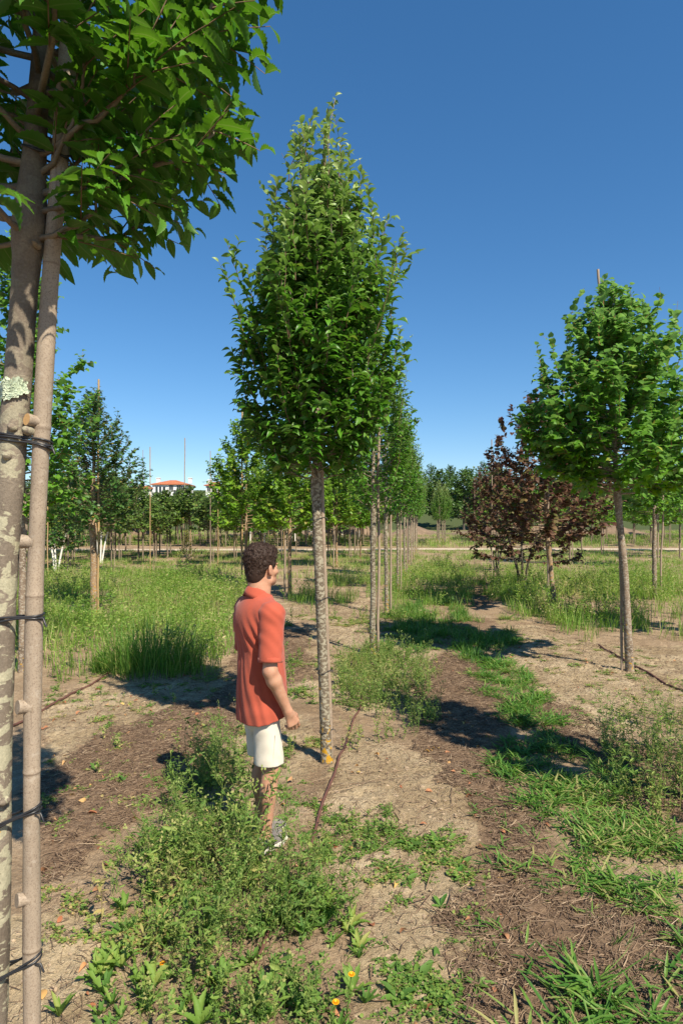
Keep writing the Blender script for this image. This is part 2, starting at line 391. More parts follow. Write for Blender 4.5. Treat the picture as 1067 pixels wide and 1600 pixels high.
gx = axis(-3.2, 5.2, 0.026, -900, 900); gy = axis(1.7, 10.5, 0.028, -60, 1500, 1.035)
GX, GY = np.meshgrid(gx, gy)
GZ = ground_z(GX, GY)
GZ = GZ + np.clip(1 - (GY - 9) / 4, 0, 1) * (0.020 * (vn2(GX * 36, GY * 36, 71) - 0.5) + 0.022 * (vn2(GX * 15, GY * 15, 73) - 0.5)) * np.clip(vn2(GX * 4, GY * 4, 72) * 2 - .3, 0.2, 1)
def softzone(polys, amp):
    acc = 0
    for k in range(6):
        a, b = jit(GX, GY, amp, 2.2, 100 + 9 * k); a, b = jit(a, b, amp * .6, 8.0, 200 + 9 * k)
        r = np.zeros(GX.shape, bool)
        for p in polys: r |= pip(a, b, p)
        acc = acc + r
    return acc / 6.0
sand = softzone(BX['sand'], .22); mulch = softzone(BX['mulch'], .26)
mulch = mulch * (1 - sand * 0.6)
far = (GY > 8).astype(float)
GZ = GZ + 0.02 * mulch * fbm2(GX * 18, GY * 18, 55, 3) * (GY < 12)
g = MB()
nx, ny = len(gx), len(gy)
I = (np.arange(ny - 1)[:, None] * nx + np.arange(nx - 1)[None, :])
gf = np.stack([I, I + 1, I + nx + 1, I + nx], -1).reshape(-1, 4)
tone = fbm2(GX * 1.3, GY * 1.3, 8)
g.add(np.stack([GX, GY, GZ], -1).reshape(-1, 3), gf, np.stack([sand, mulch, tone], -1).reshape(-1, 3))
def ground_mat():
    m, N, L = mat('soil')
    at = N.new('ShaderNodeAttribute'); at.attribute_name = 'lf'
    sp = N.new('ShaderNodeSeparateXYZ'); L.new(at.outputs['Vector'], sp.inputs[0])
    v = mapped(N, L)
    nA = noise(N, L, v, 2.2, 6, 0.6); nB = noise(N, L, v, 26, 6, 0.7); nC = noise(N, L, v, 110, 4, 0.7)
    sandr = ramp(N, [(0.3, (0.27, 0.20, 0.115)), (0.5, (0.42, 0.325, 0.20)), (0.72, (0.60, 0.49, 0.335))])
    ad = N.new('ShaderNodeMath'); ad.operation = 'MULTIPLY_ADD'; L.new(nA, ad.inputs[0]); ad.inputs[1].default_value = 0.55
    h = N.new('ShaderNodeMath'); h.operation = 'MULTIPLY'; L.new(nB, h.inputs[0]); h.inputs[1].default_value = 0.45; L.new(h.outputs[0], ad.inputs[2])
    L.new(ad.outputs[0], sandr.inputs[0])
    soilr = ramp(N, [(0.3, (0.19, 0.13, 0.078)), (0.5, (0.34, 0.245, 0.155)), (0.7, (0.48, 0.37, 0.25))]); L.new(ad.outputs[0], soilr.inputs[0])
    mulr = ramp(N, [(0.3, (0.12, 0.078, 0.048)), (0.55, (0.25, 0.17, 0.108)), (0.75, (0.38, 0.275, 0.18))]); L.new(nB, mulr.inputs[0])
    def broken(sock, amp):
        a1 = N.new('ShaderNodeMath'); a1.operation = 'MULTIPLY_ADD'; L.new(nB, a1.inputs[0]); a1.inputs[1].default_value = amp; L.new(sock, a1.inputs[2])
        m1 = N.new('ShaderNodeMapRange'); m1.inputs['From Min'].default_value = .5 * amp + .3; m1.inputs['From Max'].default_value = .5 * amp + .7; m1.interpolation_type = 'SMOOTHSTEP'; L.new(a1.outputs[0], m1.inputs[0]); return m1.outputs[0]
    c = mixc(N, L, broken(sp.outputs[0], 1.6), soilr.outputs[0], sandr.outputs[0])
    c = mixc(N, L, broken(sp.outputs[1], 1.6), c, mulr.outputs[0])
    gr = ramp(N, [(0.3, (0.6, 0.6, 0.6)), (0.65, (1.12, 1.12, 1.12))]); L.new(nC, gr.inputs[0])
    c = mixc(N, L, 0.8, c, mixc(N, L, 1.0, c, gr.outputs[0], 'MULTIPLY'))
    nD = noise(N, L, v, 0.9, 5, 0.6); dr = ramp(N, [(0.35, (0.78, 0.74, 0.7)), (0.6, (1.08, 1.08, 1.08))]); L.new(nD, dr.inputs[0]); c = mixc(N, L, 1.0, c, dr.outputs[0], 'MULTIPLY')
    # the hill far off is covered in scrub
    geo = N.new('ShaderNodeNewGeometry'); s2 = N.new('ShaderNodeSeparateXYZ'); L.new(geo.outputs['Position'], s2.inputs[0])
    mr = N.new('ShaderNodeMapRange'); mr.inputs['From Min'].default_value = 95; mr.inputs['From Max'].default_value = 125; L.new(s2.outputs[1], mr.inputs[0])
    c = mixc(N, L, mr.outputs[0], c, (0.07, 0.09, 0.035))
    ad3 = N.new('ShaderNodeMath'); ad3.operation = 'MULTIPLY_ADD'; L.new(nC, ad3.inputs[0]); ad3.inputs[1].default_value = 0.35; L.new(nB, ad3.inputs[2])
    finish(N, L, c, 0.95, ad3.outputs[0], 0.9, 0.03, 0.1)
    return m
M['soil'] = ground_mat()
tag(g.build('ground', M['soil']), kind='structure')

# pale farm track crossing the plot
p = MB(); xs = np.linspace(-60, 60, 121)
yc = 40.5 + 0.02 * xs + 0.25 * np.sin(xs * 0.21); hw = 1.05 + 0.15 * vn2(xs * .5, xs * 0, 4)
rows = [yc - hw, yc - hw * .3, yc + hw * .3, yc + hw]
zz = [0.02, 0.05, 0.05, 0.02]
V = np.concatenate([np.stack([xs, r, ground_z(xs, r) + z], 1) for r, z in zip(rows, zz)])
n = len(xs); f = np.concatenate([np.stack([np.arange(n - 1) + k * n, np.arange(1, n) + k * n, np.arange(1, n) + (k + 1) * n, np.arange(n - 1) + (k + 1) * n], 1) for k in range(3)])
p.add(V, f); tag(p.build('path', plain('track dust', (0.52, 0.42, 0.31), 0.95, 0.18, scale=1.4)), kind='structure')
# heaps of turned earth beyond the plots
p = MB(); xs = np.linspace(-45, 75, 241)
base = 74 + 2.0 * np.sin(xs * .07)
prof = [(-2.6, 0), (-1.4, .55), (0, .95), (1.4, .6), (3, 0)]
V = []
for dy, hgt in prof:
    hh = hgt * np.clip(3.2 * fbm2(xs * .22, xs * 0 + dy * .3, 12, 3) - .95, .02, 1.3) * (.7 + .6 * vn2(xs * 1.1, xs * 0 + dy, 5)) ; V.append(np.stack([xs, base + dy + (vn2(xs, xs * 0 + dy, 3) - .5), hh - 0.02], 1))
V = np.concatenate(V); n = len(xs)
f = np.concatenate([np.stack([np.arange(n - 1) + k * n, np.arange(1, n) + k * n, np.arange(1, n) + (k + 1) * n, np.arange(n - 1) + (k + 1) * n], 1) for k in range(4)])
p.add(V, f); tag(p.build('earth_bank', plain('turned earth', (0.2, 0.14, 0.09), 0.95, 0.35, scale=1.2, bstr=.8, bdist=.15)), kind='structure')
# ------------------------------------------------------------------ leaves and trees
def leaf_tpl(kind, fine=False):
    """unit leaf along +X, lying in XY, normal +Z. returns verts, faces(4/3 lists), z-attribute (0 midrib..1 edge)"""
    if kind == 'horn':
        T = np.array([0, .1, .25, .42, .6, .76, .9, 1.0]) if not fine else np.linspace(0, 1, 17)
        W = 0.27 * np.sin(np.pi * T ** 0.85) ** 0.8 * (1 - 0.25 * T); W[0] = 0.012; W[-1] = 0.004
        if fine: W = W * (1 + 0.10 * (np.arange(17) % 2)); W[-1] = .004
        xs = T; z0 = 0.08 * np.sin(np.pi * T) - 0.16 * T ** 2
        edge_x = xs + (0.05 if fine else 0.02) * np.sin(np.pi * T)
        up = 0.42
    elif kind == 'heart':
        T = np.array([0, .12, .3, .5, .7, .86, 1.0]); W = np.array([.26, .44, .5, .44, .28, .12, .005])
        xs = T; z0 = 0.05 * np.sin(np.pi * T) - 0.12 * T ** 2; edge_x = xs + np.array([-.14, -.08, -.02, 0, 0, 0, 0]); up = 0.22
    elif kind == 'lobed':
        T = np.array([0, .14, .26, .42, .55, .72, .86, 1.0]); W = np.array([.08, .36, .22, .5, .2, .28, .1, .005])
        xs = T; z0 = -0.1 * T ** 2; edge_x = xs + np.array([0, -.06, 0, .1, -.02, .06, 0, 0]); up = 0.2
    elif kind == 'simple':
        T = np.array([0, .35, .75, 1.0]); W = np.array([.06, .36, .26, .01]); xs = T; z0 = -0.12 * T ** 2; edge_x = xs; up = .3
    n = len(T); V = []; A = []
    for i in range(n):
        pl = (0.018 * (1 if i % 2 else -1)) if (fine and 0 < i < n - 1) else 0
        V += [(edge_x[i], W[i], z0[i] + up * W[i] + pl), (xs[i], 0, z0[i]), (edge_x[i], -W[i], z0[i] + up * W[i] + pl)]; A += [1, 0, 1]
    Fc = []
    for i in range(n - 1):
        a = 3 * i; Fc += [(a + 1, a + 4, a + 3, a), (a + 2, a + 5, a + 4, a + 1)]
    return np.array(V), np.array(Fc), np.array(A, float)
LT = {'horn': leaf_tpl('horn'), 'horn_fine': leaf_tpl('horn', True), 'heart': leaf_tpl('heart'), 'lobed': leaf_tpl('lobed'), 'simple': leaf_tpl('simple')}

def put_leaves(mb, tpl, pos, d, nrmv, size, rnd, young, m=0, wid=None, fold=None):
    V, Fc, A = tpl
    d = nrm(d); s = nrm(np.cross(nrmv, d)); n = np.cross(d, s)
    k = len(pos); size = np.broadcast_to(size, (k,)); wid = np.ones(k) if wid is None else wid; fold = np.ones(k) if fold is None else fold
    P = pos[:, None, :] + size[:, None, None] * (V[None, :, 0:1] * d[:, None, :] + wid[:, None, None] * V[None, :, 1:2] * s[:, None, :] + (fold[:, None] * V[None, :, 2])[..., None] * n[:, None, :])
    at = np.stack([np.repeat(rnd, len(V)), np.repeat(young, len(V)), np.tile(A, k)], 1)
    f = (Fc[None] + (np.arange(k) * len(V))[:, None, None]).reshape(-1, Fc.shape[1])
    mb.add(P.reshape(-1, 3), f, at, m)

class Shoots:
    def __init__(s): s.p = []; s.d = []; s.n = []; s.sz = []; s.y = []
    def leafy(s, rng, path, step, size, start=0.1, spread=0.85, droop=0.15, youngtip=0.35, young=0.6, vertical=False):
        seg = np.linalg.norm(np.diff(path, axis=0), axis=1); L = np.concatenate([[0], np.cumsum(seg)]); tot = L[-1]
        n = max(2, int((1 - start) * tot / step))
        t = np.linspace(start * tot, tot, n) + rng.normal(0, step * .2, n); t = np.clip(t, 0, tot)
        pos = np.stack([np.interp(t, L, path[:, k]) for k in range(3)], 1)
        tg = nrm(np.stack([np.interp(np.clip(t + .01, 0, tot), L, path[:, k]) - np.interp(np.clip(t - .02, 0, tot), L, path[:, k]) for k in range(3)], 1))
        up = np.array([0, 0, 1.0]) + rng.normal(0, .25, (n, 3))
        side = np.cross(tg, up); weak = np.linalg.norm(side, axis=1) < 0.45
        ra = rng.random() * 6.28; alt = np.where(np.arange(n) % 2 == 0, 1.0, -1.0)
        rs = np.stack([np.cos(ra) * np.ones(n), np.sin(ra) * np.ones(n), np.zeros(n)], 1) + rng.normal(0, .35, (n, 3))
        side = np.where(weak[:, None], rs, side); side = nrm(side) * alt[:, None]
        d = tg * (1 - spread * .55) + side * spread + rng.normal(0, .22, (n, 3)) + np.array([0, 0, -droop])
        nn = np.array([0, 0, 1.0]) + rng.normal(0, .38, (n, 3)) + np.where(weak[:, None], tg * .6 - side * .3, 0)
        s.p.append(pos); s.d.append(d); s.n.append(nn)
        tt = t / tot
        s.sz.append(size * rng.uniform(.68, 1.15, n) * np.where(tt > .88, .7, 1.0))
        s.y.append(np.clip((tt - (1 - youngtip)) / youngtip, 0, 1) * young * rng.uniform(.5, 1.2, n))
    def emit(s, mb, tpl, rng, m=0, ytop=None, keep=1.0, foldr=(.3, 1.9), widr=(.85, 1.15)):
        p = np.concatenate(s.p); d = np.concatenate(s.d); n = np.concatenate(s.n); sz = np.concatenate(s.sz); y = np.concatenate(s.y)
        if ytop: k = rng.random(len(p)) < 1 - .5 * np.clip((p[:, 2] - ytop[0] - .3) / (ytop[1] - ytop[0]), 0, 1) * (y < .45); p, d, n, sz, y = p[k], d[k], n[k], sz[k], y[k]
        if keep < 1: k = rng.random(len(p)) < keep; p, d, n, sz, y = p[k], d[k], n[k], sz[k], y[k]
        if ytop: y = np.clip(y * 0.6 + 0.75 * np.clip((p[:, 2] - ytop[0]) / (ytop[1] - ytop[0]), 0, 1) * rng.uniform(.45, 1.2, len(p)), 0, 1)
        rnd = np.clip(rng.beta(2, 2.3, len(p)) + (rng.random(len(p)) > .972) * .6, 0, 1)
        put_leaves(mb, tpl, p, d, n, sz, rnd, np.clip(y, 0, 1), m, rng.uniform(widr[0], widr[1], len(p)), rng.uniform(foldr[0], foldr[1], len(p)))
        return len(p)

def make_tree(name, seed, clear, top, prof, nb, rise, leaf, lsize, lstep, twigstep, twiglen, r0, mats,
              lean=(0, 0), young=0.5, ytop=None, keep=1.0, droop=.15, spread=.85, trunk_pts=None, zstart=None, zend=.9, out=0.55,
              twigend=1.0, sprouts=0, lowr=.35, foldr=(.3, 1.9), widr=(.85, 1.15), seg=14, trunk_sides=14, branch_r=.011, forks=0, stub=True, spurs=0):
    """prof: list of (z, radius). returns (trunk object, crown object) unparented, local coords (base at origin)"""
    rng = np.random.default_rng(seed); pz = [q[0] for q in prof]; pr = [q[1] for q in prof]
    R_at = lambda z: float(np.interp(z, pz, pr))
    wood = MB(); crown = MB(); S = Shoots()
    if trunk_pts is None:
        zs = np.linspace(-0.06, top * 0.985, 26); wob = 0.012
        tx = lean[0] * zs + wob * np.cumsum(rng.normal(0, 1, 26)) * .35; ty = lean[1] * zs + wob * np.cumsum(rng.normal(0, 1, 26)) * .35
        tx -= tx[1]; ty -= ty[1]
        tp = np.stack([tx, ty, zs], 1)
    else: tp = np.array(trunk_pts, float)
    tz = tp[:, 2]
    rad = r0 * np.interp(tz, [-.1, 0.0, .12, clear, clear + .4, top], [1.35, 1.16, 1.0, .82, .6, .06])
    fine = np.arange(tz[0], tz[-1], 0.035 if trunk_sides > 16 else 0.08)
    tpf = np.stack([np.interp(fine, tz, tp[:, 0]), np.interp(fine, tz, tp[:, 1]), fine], 1)
    rf = np.interp(fine, tz, rad) * (1 + .09 * (fbm2(fine * 6, fine * 0, seed) - .5)) * (1 + .35 * np.exp(-((fine - clear + .05) / .1) ** 2))
    tube(wood, tpf, rf, trunk_sides, rough=.05, rng=rng)
    ax = lambda z: np.array([np.interp(z, tz, tp[:, 0]), np.interp(z, tz, tp[:, 1]), z])
    z0 = clear if zstart is None else zstart
    # leading shoot
    lead = np.array([ax(z) for z in np.linspace(clear + (top - clear) * .45, top, 14)]); lead[-1] += (0, 0, .03)
    S.leafy(rng, lead, lstep, lsize, 0, young=young, droop=0)
    for k in range(nb):
        f = (k + rng.random() * .8) / nb
        z = z0 + (top * zend - z0) * f ** 1.15
        az = k * 2.39996 + rng.normal(0, .25)
        rs = rise * rng.uniform(.6, 1.25) * (1 - .35 * f) * (lowr + (1 - lowr) * min(1, f / .3))
        ze = min(z + rs, top - .02 - .25 * rng.random() * (1 - f))
        rr = R_at(ze) * rng.uniform(.72, 1.06)
        if rng.random() < .25: rr *= rng.uniform(.35, .75)
        b0 = ax(z); bend = ax(ze) + rr * np.array([math.cos(az), math.sin(az), 0])
        mid = ax(z + (ze - z) * (.12 if out > .5 else .35)) + rr * out * 1.25 * np.array([math.cos(az + .15 * rng.normal()), math.sin(az + .15 * rng.normal()), 0])
        path = bez(b0, mid, bend, 11) ; path[1:] += rng.normal(0, .012, (10, 3)) * np.linspace(.3, 1.3, 10)[:, None]
        L = np.linalg.norm(np.diff(path, axis=0), axis=1).sum()
        br = branch_r * (0.5 + L * .6) * (1 - .4 * f)
        tube(wood, path, np.linspace(br, .0022, 11), 6, cap=False)
        S.leafy(rng, path, lstep, lsize, .35, spread=spread, droop=droop, young=young)
        ntw = max(1, int(L * (1 - .18) / twigstep))
        for j in range(ntw):
            t = .16 + .8 * (j + rng.random()) / ntw; q = t * 10; i0 = min(int(q), 9); base = path[i0] + (path[i0 + 1] - path[i0]) * (q - i0)
            tg = nrm(path[min(i0 + 1, 10)] - path[max(i0 - 1, 0)])
            rad_dir = base - ax(base[2]); rad_dir[2] = 0; rad_dir = nrm(rad_dir + 1e-6)
            dr = nrm(tg * .75 + nrm(rng.normal(0, 1, 3)) * .85 + rad_dir * .3 + np.array([0, 0, .12]))
            tl = twiglen * rng.uniform(.5, 1.3) * (1 - .3 * t) * twigend * (1 - .5 * np.clip((base[2] - clear) / (top - clear) - .5, 0, 1))
            # stay inside the crown's outline
            e = base + dr * tl; off = e - ax(e[2]); off[2] = 0; lim = R_at(e[2]) * 1.08 + .03; ln = np.linalg.norm(off)
            if ln > lim: tl *= max(.3, lim / ln * .85)
            e = base + dr * tl
            tw = bez(base, base + dr * tl * .5 + np.array([0, 0, .03 * tl]), e + np.array([0, 0, -.12 * droop * tl]), 5)
            tube(crown, tw, np.linspace(.0028, .0012, 5), 3, m=1, cap=False)
            S.leafy(rng, tw, lstep, lsize, .12, spread=spread, droop=droop, young=young * .7)
    for k in range(sprouts):
        f = (k + rng.random()) / sprouts; az = k * 2.39996 + rng.random(); z = clear + .25 + (top - clear) * .72 * f
        r1 = R_at(z) * rng.uniform(.55, .95); L = rng.uniform(.35, .85) * (1 - .25 * f); fl = rng.uniform(.12, .42)
        dv = np.array([math.cos(az), math.sin(az), 0]); b0 = ax(z) + dv * r1; e = b0 + dv * L * fl + np.array([rng.normal(0, .03), rng.normal(0, .03), L])
        if e[2] > top - .05: e[2] = top - rng.uniform(.05, .3)
        o2 = e - ax(e[2]); o2[2] = 0; l2 = np.linalg.norm(o2); m2 = R_at(e[2]) * 1.22 + .10 + .07 * rng.random()
        if l2 > m2: e = e - o2 * (1 - m2 / l2)
        path = bez(b0, b0 + dv * L * fl * .5 + np.array([0, 0, L * .4]), e, 9) + rng.normal(0, .006, (9, 3)); tube(crown, path, np.linspace(.005, .0016, 9), 4, m=1, cap=False)
        S.leafy(rng, path, lstep * 1.15, lsize * .92, 0, spread=spread * .95, droop=0, young=min(1, young * 1.6), youngtip=.6)
        for j in range(3):
            q = path[rng.integers(2, 8)]; e2 = q + np.array([rng.normal(0, .07), rng.normal(0, .07), rng.uniform(.06, .16)]); pt = np.linspace(q, e2, 4); tube(crown, pt, .0014, 3, m=1, cap=False); S.leafy(rng, pt, lstep * 1.1, lsize * .85, .2, droop=0, young=young)
    S.emit(crown, LT[leaf], rng, 0, ytop, keep, foldr, widr)
    t = wood.build('trunk', mats[0]); c = crown.build('crown', [mats[1], mats[2]])
    return t, c
def assemble(name, t, c, loc, rz, label, cat='tree', group=None):
    e = empty(name, loc, rz, label, cat, group); t.parent = e; c.parent = e; return e
def gz(x, y): return float(ground_z(np.array([x]), np.array([y]))[0])
def plant_at(px, py): x, y = G(px, py); return (x, y, gz(x, y))
def dup(src, x, y, rz, label, group=None, s=1.0, sz=None, tilt=(0, 0)):
    c = copy_tree(src); c.location = (x, y, gz(x, y)); c.rotation_euler = (tilt[0], tilt[1], rz); c.scale = (s, s, sz or s)
    c['label'] = label
    if group: c['group'] = group
    elif 'group' in c: del c['group']
    return c

def cane(name, p0, p1, r0, r1, m, label, group=None, knots=(), ringstep=.3, sides=14, bend=0.01, cat='stake', seed=0, obj_name='stake'):
    rng = np.random.default_rng(seed); p0 = np.array(p0, float); p1 = np.array(p1, float)
    Ln = np.linalg.norm(p1 - p0); n = max(8, int(Ln / .02)) if sides > 8 else 8
    t = np.linspace(0, 1, n); pts = p0[None] + (p1 - p0)[None] * t[:, None]
    pts[:, 0] += bend * (np.sin(t * 9 + seed) + .6 * np.sin(t * 21 + seed)); pts -= p0[None]
    r = r0 + (r1 - r0) * t; att = None
    b = MB(); L = t * Ln
    if sides > 8:
        ph = (L + seed * .07) % ringstep; near = np.minimum(ph, ringstep - ph)
        r = r * (1 + .07 * np.exp(-(near / .008) ** 2))
    tube(b, pts, r, sides)
    if sides > 8:
        a = b.a[0]; a[:, 0] = np.repeat(np.exp(-((near - 0.0) / .006) ** 2) * .8, sides); a[:, 1] = 0
    for c_ in b.a: c_[:, 1] = 0
    o = b.build(obj_name, m)
    o.location = p0
    tag(o, label, cat, group)
    for (z, az, ln, rr, cut) in knots:
        i = min(n - 1, max(0, int(round((z - p0[2]) / (p1[2] - p0[2]) * (n - 1)))))
        dr = np.array([math.cos(az), math.sin(az), .1]); kb = MB()
        k0 = pts[i] + dr * r[i] * .5; k1 = pts[i] + dr * (r[i] + ln)
        tt = np.linspace(0, 1, 6)[:, None]; tube(kb, k0 + (k1 - k0) * tt, rr * np.array([1.15, 1.0, .95, 1.02, 1.08, .98]), 12)
        kb.v[-1][-1] += dr * rr * .25
        for q in range(len(kb.m3)): pass
        kb.m3[-1][:] = 1 if cut else 0
        kb.build('knot', [m, M['stub_end']], o)
    return o
def tie_loop(cA, rA, cB, rB, z, slope, label, group, r=.0035, turns=1, tail=True):
    """band looped round two upright poles with centres cA, cB (xy)"""
    cA = np.array(cA, float); cB = np.array(cB, float); d = nrm(cB - cA); nrmv = np.array([-d[1], d[0]])
    b = MB(); base = np.array([cA[0], cA[1], z])
    for k in range(turns):
        pts = []
        for a in np.linspace(math.pi / 2, 3 * math.pi / 2, 14): pts.append(cA + (rA + r * .6) * (math.cos(a) * d + math.sin(a) * nrmv))
        for a in np.linspace(-math.pi / 2, math.pi / 2, 14): pts.append(cB + (rB + r * .6) * (math.cos(a) * d + math.sin(a) * nrmv))
        pts.append(pts[0]); pts = np.array(pts)
        # resample
        seg = np.concatenate([[0], np.cumsum(np.linalg.norm(np.diff(pts, axis=0), axis=1))]); u = np.linspace(0, seg[-1], 60)
        pts = np.stack([np.interp(u, seg, pts[:, 0]), np.interp(u, seg, pts[:, 1])], 1)
        zz = z + slope * ((pts - cA) @ d) + k * r * 2.1 * (1 + .5 * np.sin(u * 30 + k)) + .004 * np.sin(u * 40 + k * 2)
        tube(b, np.column_stack([pts, zz]) - base, r, 6)
    if tail:
        q = np.append(cB + (rB + r) * nrm(d - nrmv * 1.0), z + slope * np.linalg.norm(cB - cA)) - base
        tube(b, [q, q + [d[0] * .015, d[1] * .015, .002], q + [d[0] * .024, d[1] * .024, -.022]], r * .9, 5)
    o = b.build('tie', M['tie']); o.location = base
    return tag(o, label, 'tie', group)
# ------------------------------------------------------------------ the near hornbeam and its stake
YF = 1.78
def pxpath(pts, Y): return [P3(x, y, Y) for x, y in pts]
base = P3(-22, 1880, YF); base[2] = 0
tp = [p_ - base for p_ in pxpath([(-23, 1900), (-20, 1750), (-13, 1600), (-7, 1400), (-4, 1150), (3, 945), (9, 850), (20, 690), (28, 600), (43, 400), (54, 250), (64, 100), (74, -100), (84, -400), (95, -800), (100, -1130)], YF)]
t, c = make_tree('hornbeam_tree', 11, 2.78, 5.35, [(2.5, .12), (2.63, .30), (2.85, .45), (3.2, .56), (3.8, .6), (4.6, .4), (5.3, .05)], 78, .5,
                 'horn_fine', .094, .023, .048, .28, .0415, [M['bark_near'], M['hornbeam_big'], M['twig']], trunk_pts=tp, droop=.35, young=.35,
                 trunk_sides=40, branch_r=.012, out=.75, zend=.85, zstart=2.66, foldr=(.3, 1.5), widr=(.66, .92), sprouts=14)
fg = assemble('hornbeam_tree', t, c, base, 0, 'near hornbeam with blotchy lichen bark at the left edge, its big leaves overhead')
# pale leafy lichen rosette on its trunk
rng = np.random.default_rng(3); lb = MB(); rc = .041
for k in range(420):
    a = rng.normal(0, .46); zz = rng.normal(0, .0125)
    if abs(zz) > .028 or abs(a) > 1.15: continue
    q = P3(28, 612, YF) - base; th = -math.pi / 2 + a
    pos = q + np.array([rc * math.cos(th), rc * math.sin(th), zz])
    nn_ = np.array([math.cos(th), math.sin(th), rng.normal(0, .4)]); d_ = nrm(np.array([-math.sin(th) * np.sign(a) * rng.uniform(.2, 1), math.cos(th) * np.sign(a) * .5, rng.normal(0, .5) + zz * 30]))
    put_leaves(lb, LT['simple'], pos[None], (d_ + .55 * nrm(nn_))[None], nn_[None], np.array([rng.uniform(.006, .010)]), np.array([rng.random()]), np.array([0.0]), wid=np.array([1.5]))
M['lichen'] = leaf_mat('rosette lichen', [(0, (0.42, 0.5, 0.36)), (1, (0.62, 0.68, 0.5))], (.5, .6, .4), 0.05, rough=.9)
lo = lb.build('lichen', M['lichen'], t)
# pruning scars / bud knots
for (px_, py_, r_) in ((18, 668, .008), (10, 712, .009), (41, 672, .009), (4, 1255, .007), (55, 380, .006)):
    q = P3(px_, py_, YF - .040) - base; kb = MB(); tube(kb, [q + [0, .02, 0], q, q + [0, -.006, .003], q + [0, -.010, .004]], [r_ * 1.7, r_ * 1.3, r_, r_ * .5], 10); kb.build('pruning_scar', M['bark_near'], t)

def cane_path(pts, r, m, label, knots, ringstep, seed, group=None):
    pts = np.array(pts); p0 = pts[0].copy(); seg = np.concatenate([[0], np.cumsum(np.linalg.norm(np.diff(pts, axis=0), axis=1))])
    L = np.arange(0, seg[-1], .0045); q = np.stack([np.interp(L, seg, pts[:, k]) for k in range(3)], 1)
    ker = np.ones(81) / 81
    for k in range(3): q[:, k] = np.convolve(np.pad(q[:, k], 40, 'edge'), ker, 'valid') if k != 2 else q[:, k]
    q -= p0
    zs_ = q[:, 2] + p0[2]; rr = np.full(len(q), r); att = np.zeros(len(q))
    for zr in ringstep:
        a = np.abs(zs_ - zr); rr *= 1 + .06 * np.exp(-(a / .006) ** 2); att = np.maximum(att, .85 * np.exp(-((zs_ - zr + .004) / .0022) ** 2))
    rr *= 1 + .05 * np.sin(L * 8 + seed)
    b = MB(); tube(b, q, rr, 28); a = b.a[0]; a[:] = 0; a[:, 0] = np.repeat(att, 28)
    for c_ in b.a[1:]: c_[:] = 0
    o = b.build('stake', m); o.location = p0; tag(o, label, 'stake', group)
    for (z, az, ln, rk, cut) in knots:
        i = int(np.argmin(np.abs(zs_ - z))); dr = np.array([math.cos(az), math.sin(az), .12]); kb = MB()
        tt = np.linspace(0, 1, 8)[:, None]
        tube(kb, q[i] + dr * r * .4 + (dr * (r * .6 + ln)) * tt, rk * np.array([1.3, 1.1, 1.0, .97, .98, 1.02, 1.04, 1.0]), 18)
        kb.m3[-1][:] = 1 if cut else 0
        for c_ in kb.a: c_[:] = 0
        kb.build('knot', [m, M['stub_end'] if cut else m], o)
    return o
sp_ = pxpath([(46, 1880), (51, 1600), (50, 1400), (50, 1200), (52, 1050), (55, 900), (62, 760), (69, 600), (81, 400), (95, 250), (102, 140), (112, 20), (122, -100)], YF)
sp_[0][2] = 0
zy = lambda y: CAM_H + (HZ - y) / F * YF
cane_path(sp_, .0228, M['stake'], 'thick tan cane stake with sawn stubs and joint rings tied to the near hornbeam',
          [(zy(662), R(236), .022, .0165, True), (zy(848), R(205), .018, .0185, False), (zy(1104), R(225), .017, .019, False), (zy(1402), R(222), .016, .0185, False)],
          [zy(411), zy(668), zy(930), zy(1205), zy(1480), zy(170)], 2)
cx = lambda px: (px - 533.5) / F * YF
for (y_, xt, rt, xs_, slope, turns, lab) in (
    (238, 55, .031, 97, -.3, 1, 'thin dark tie high under the leaves of the near hornbeam'),
    (688, 20, .037, 67, -.22, 3, 'black triple wire tie just below the sawn orange stub'),
    (968, 2, .039, 54, .05, 2, 'black wire tie on the near hornbeam level with the meadow grass'),
    (1290, -5, .041, 50, .42, 2, 'black wire tie slanting up across the near stake above the lowest one'),
    (1530, -11, .042, 50, .5, 2, 'lowest black tie on the near stake by the bottom of the photo')):
    tie_loop((cx(xt), YF), rt, (cx(xs_), YF), .0228, zy(y_), slope, lab, 'black ties on the near hornbeam', .0034, turns)

# ------------------------------------------------------------------ the hornbeam by the man
Ym = 5.0
base = P3(510, 1192, Ym); base[2] = gz(base[0], Ym)
tp = [p_ - base for p_ in pxpath([(511, 1205), (510, 1180), (507, 1100), (503, 1000), (499, 900), (495, 800), (494, 740), (496, 600), (499, 450), (502, 330), (509, 240), (517, 190), (524, 152)], Ym)]
t, c = make_tree('hornbeam_tree', 42, 2.2, 5.19, [(2.15, .14), (2.3, .28), (2.5, .44), (2.75, .54), (3.0, .62), (3.35, .62), (3.75, .54), (4.0, .45), (4.25, .37), (4.45, .25), (4.62, .12), (4.85, .05), (5.05, .02), (5.2, .01)],
                 120, .95, 'horn', .094, .021, .048, .2, .042, [M['bark'], M['hornbeam'], M['twig']], trunk_pts=tp, ytop=(3.4, 4.6), young=.5,
                 trunk_sides=24, branch_r=.009, out=.8, zend=.8, droop=.2, sprouts=64)
main = assemble('hornbeam_tree', t, c, base, 0, 'tall slender hornbeam in the centre, the one the man is looking at')
sp_ = pxpath([(518, 1190), (515, 1080), (511, 1000), (508, 900), (504, 800), (503, 740), (505, 600), (507, 450)], Ym + .01)
b0 = sp_[0].copy(); b0[2] = gz(b0[0], b0[1]) - .03; sp_[0] = b0
zm = lambda y: CAM_H + (HZ - y) / F * Ym
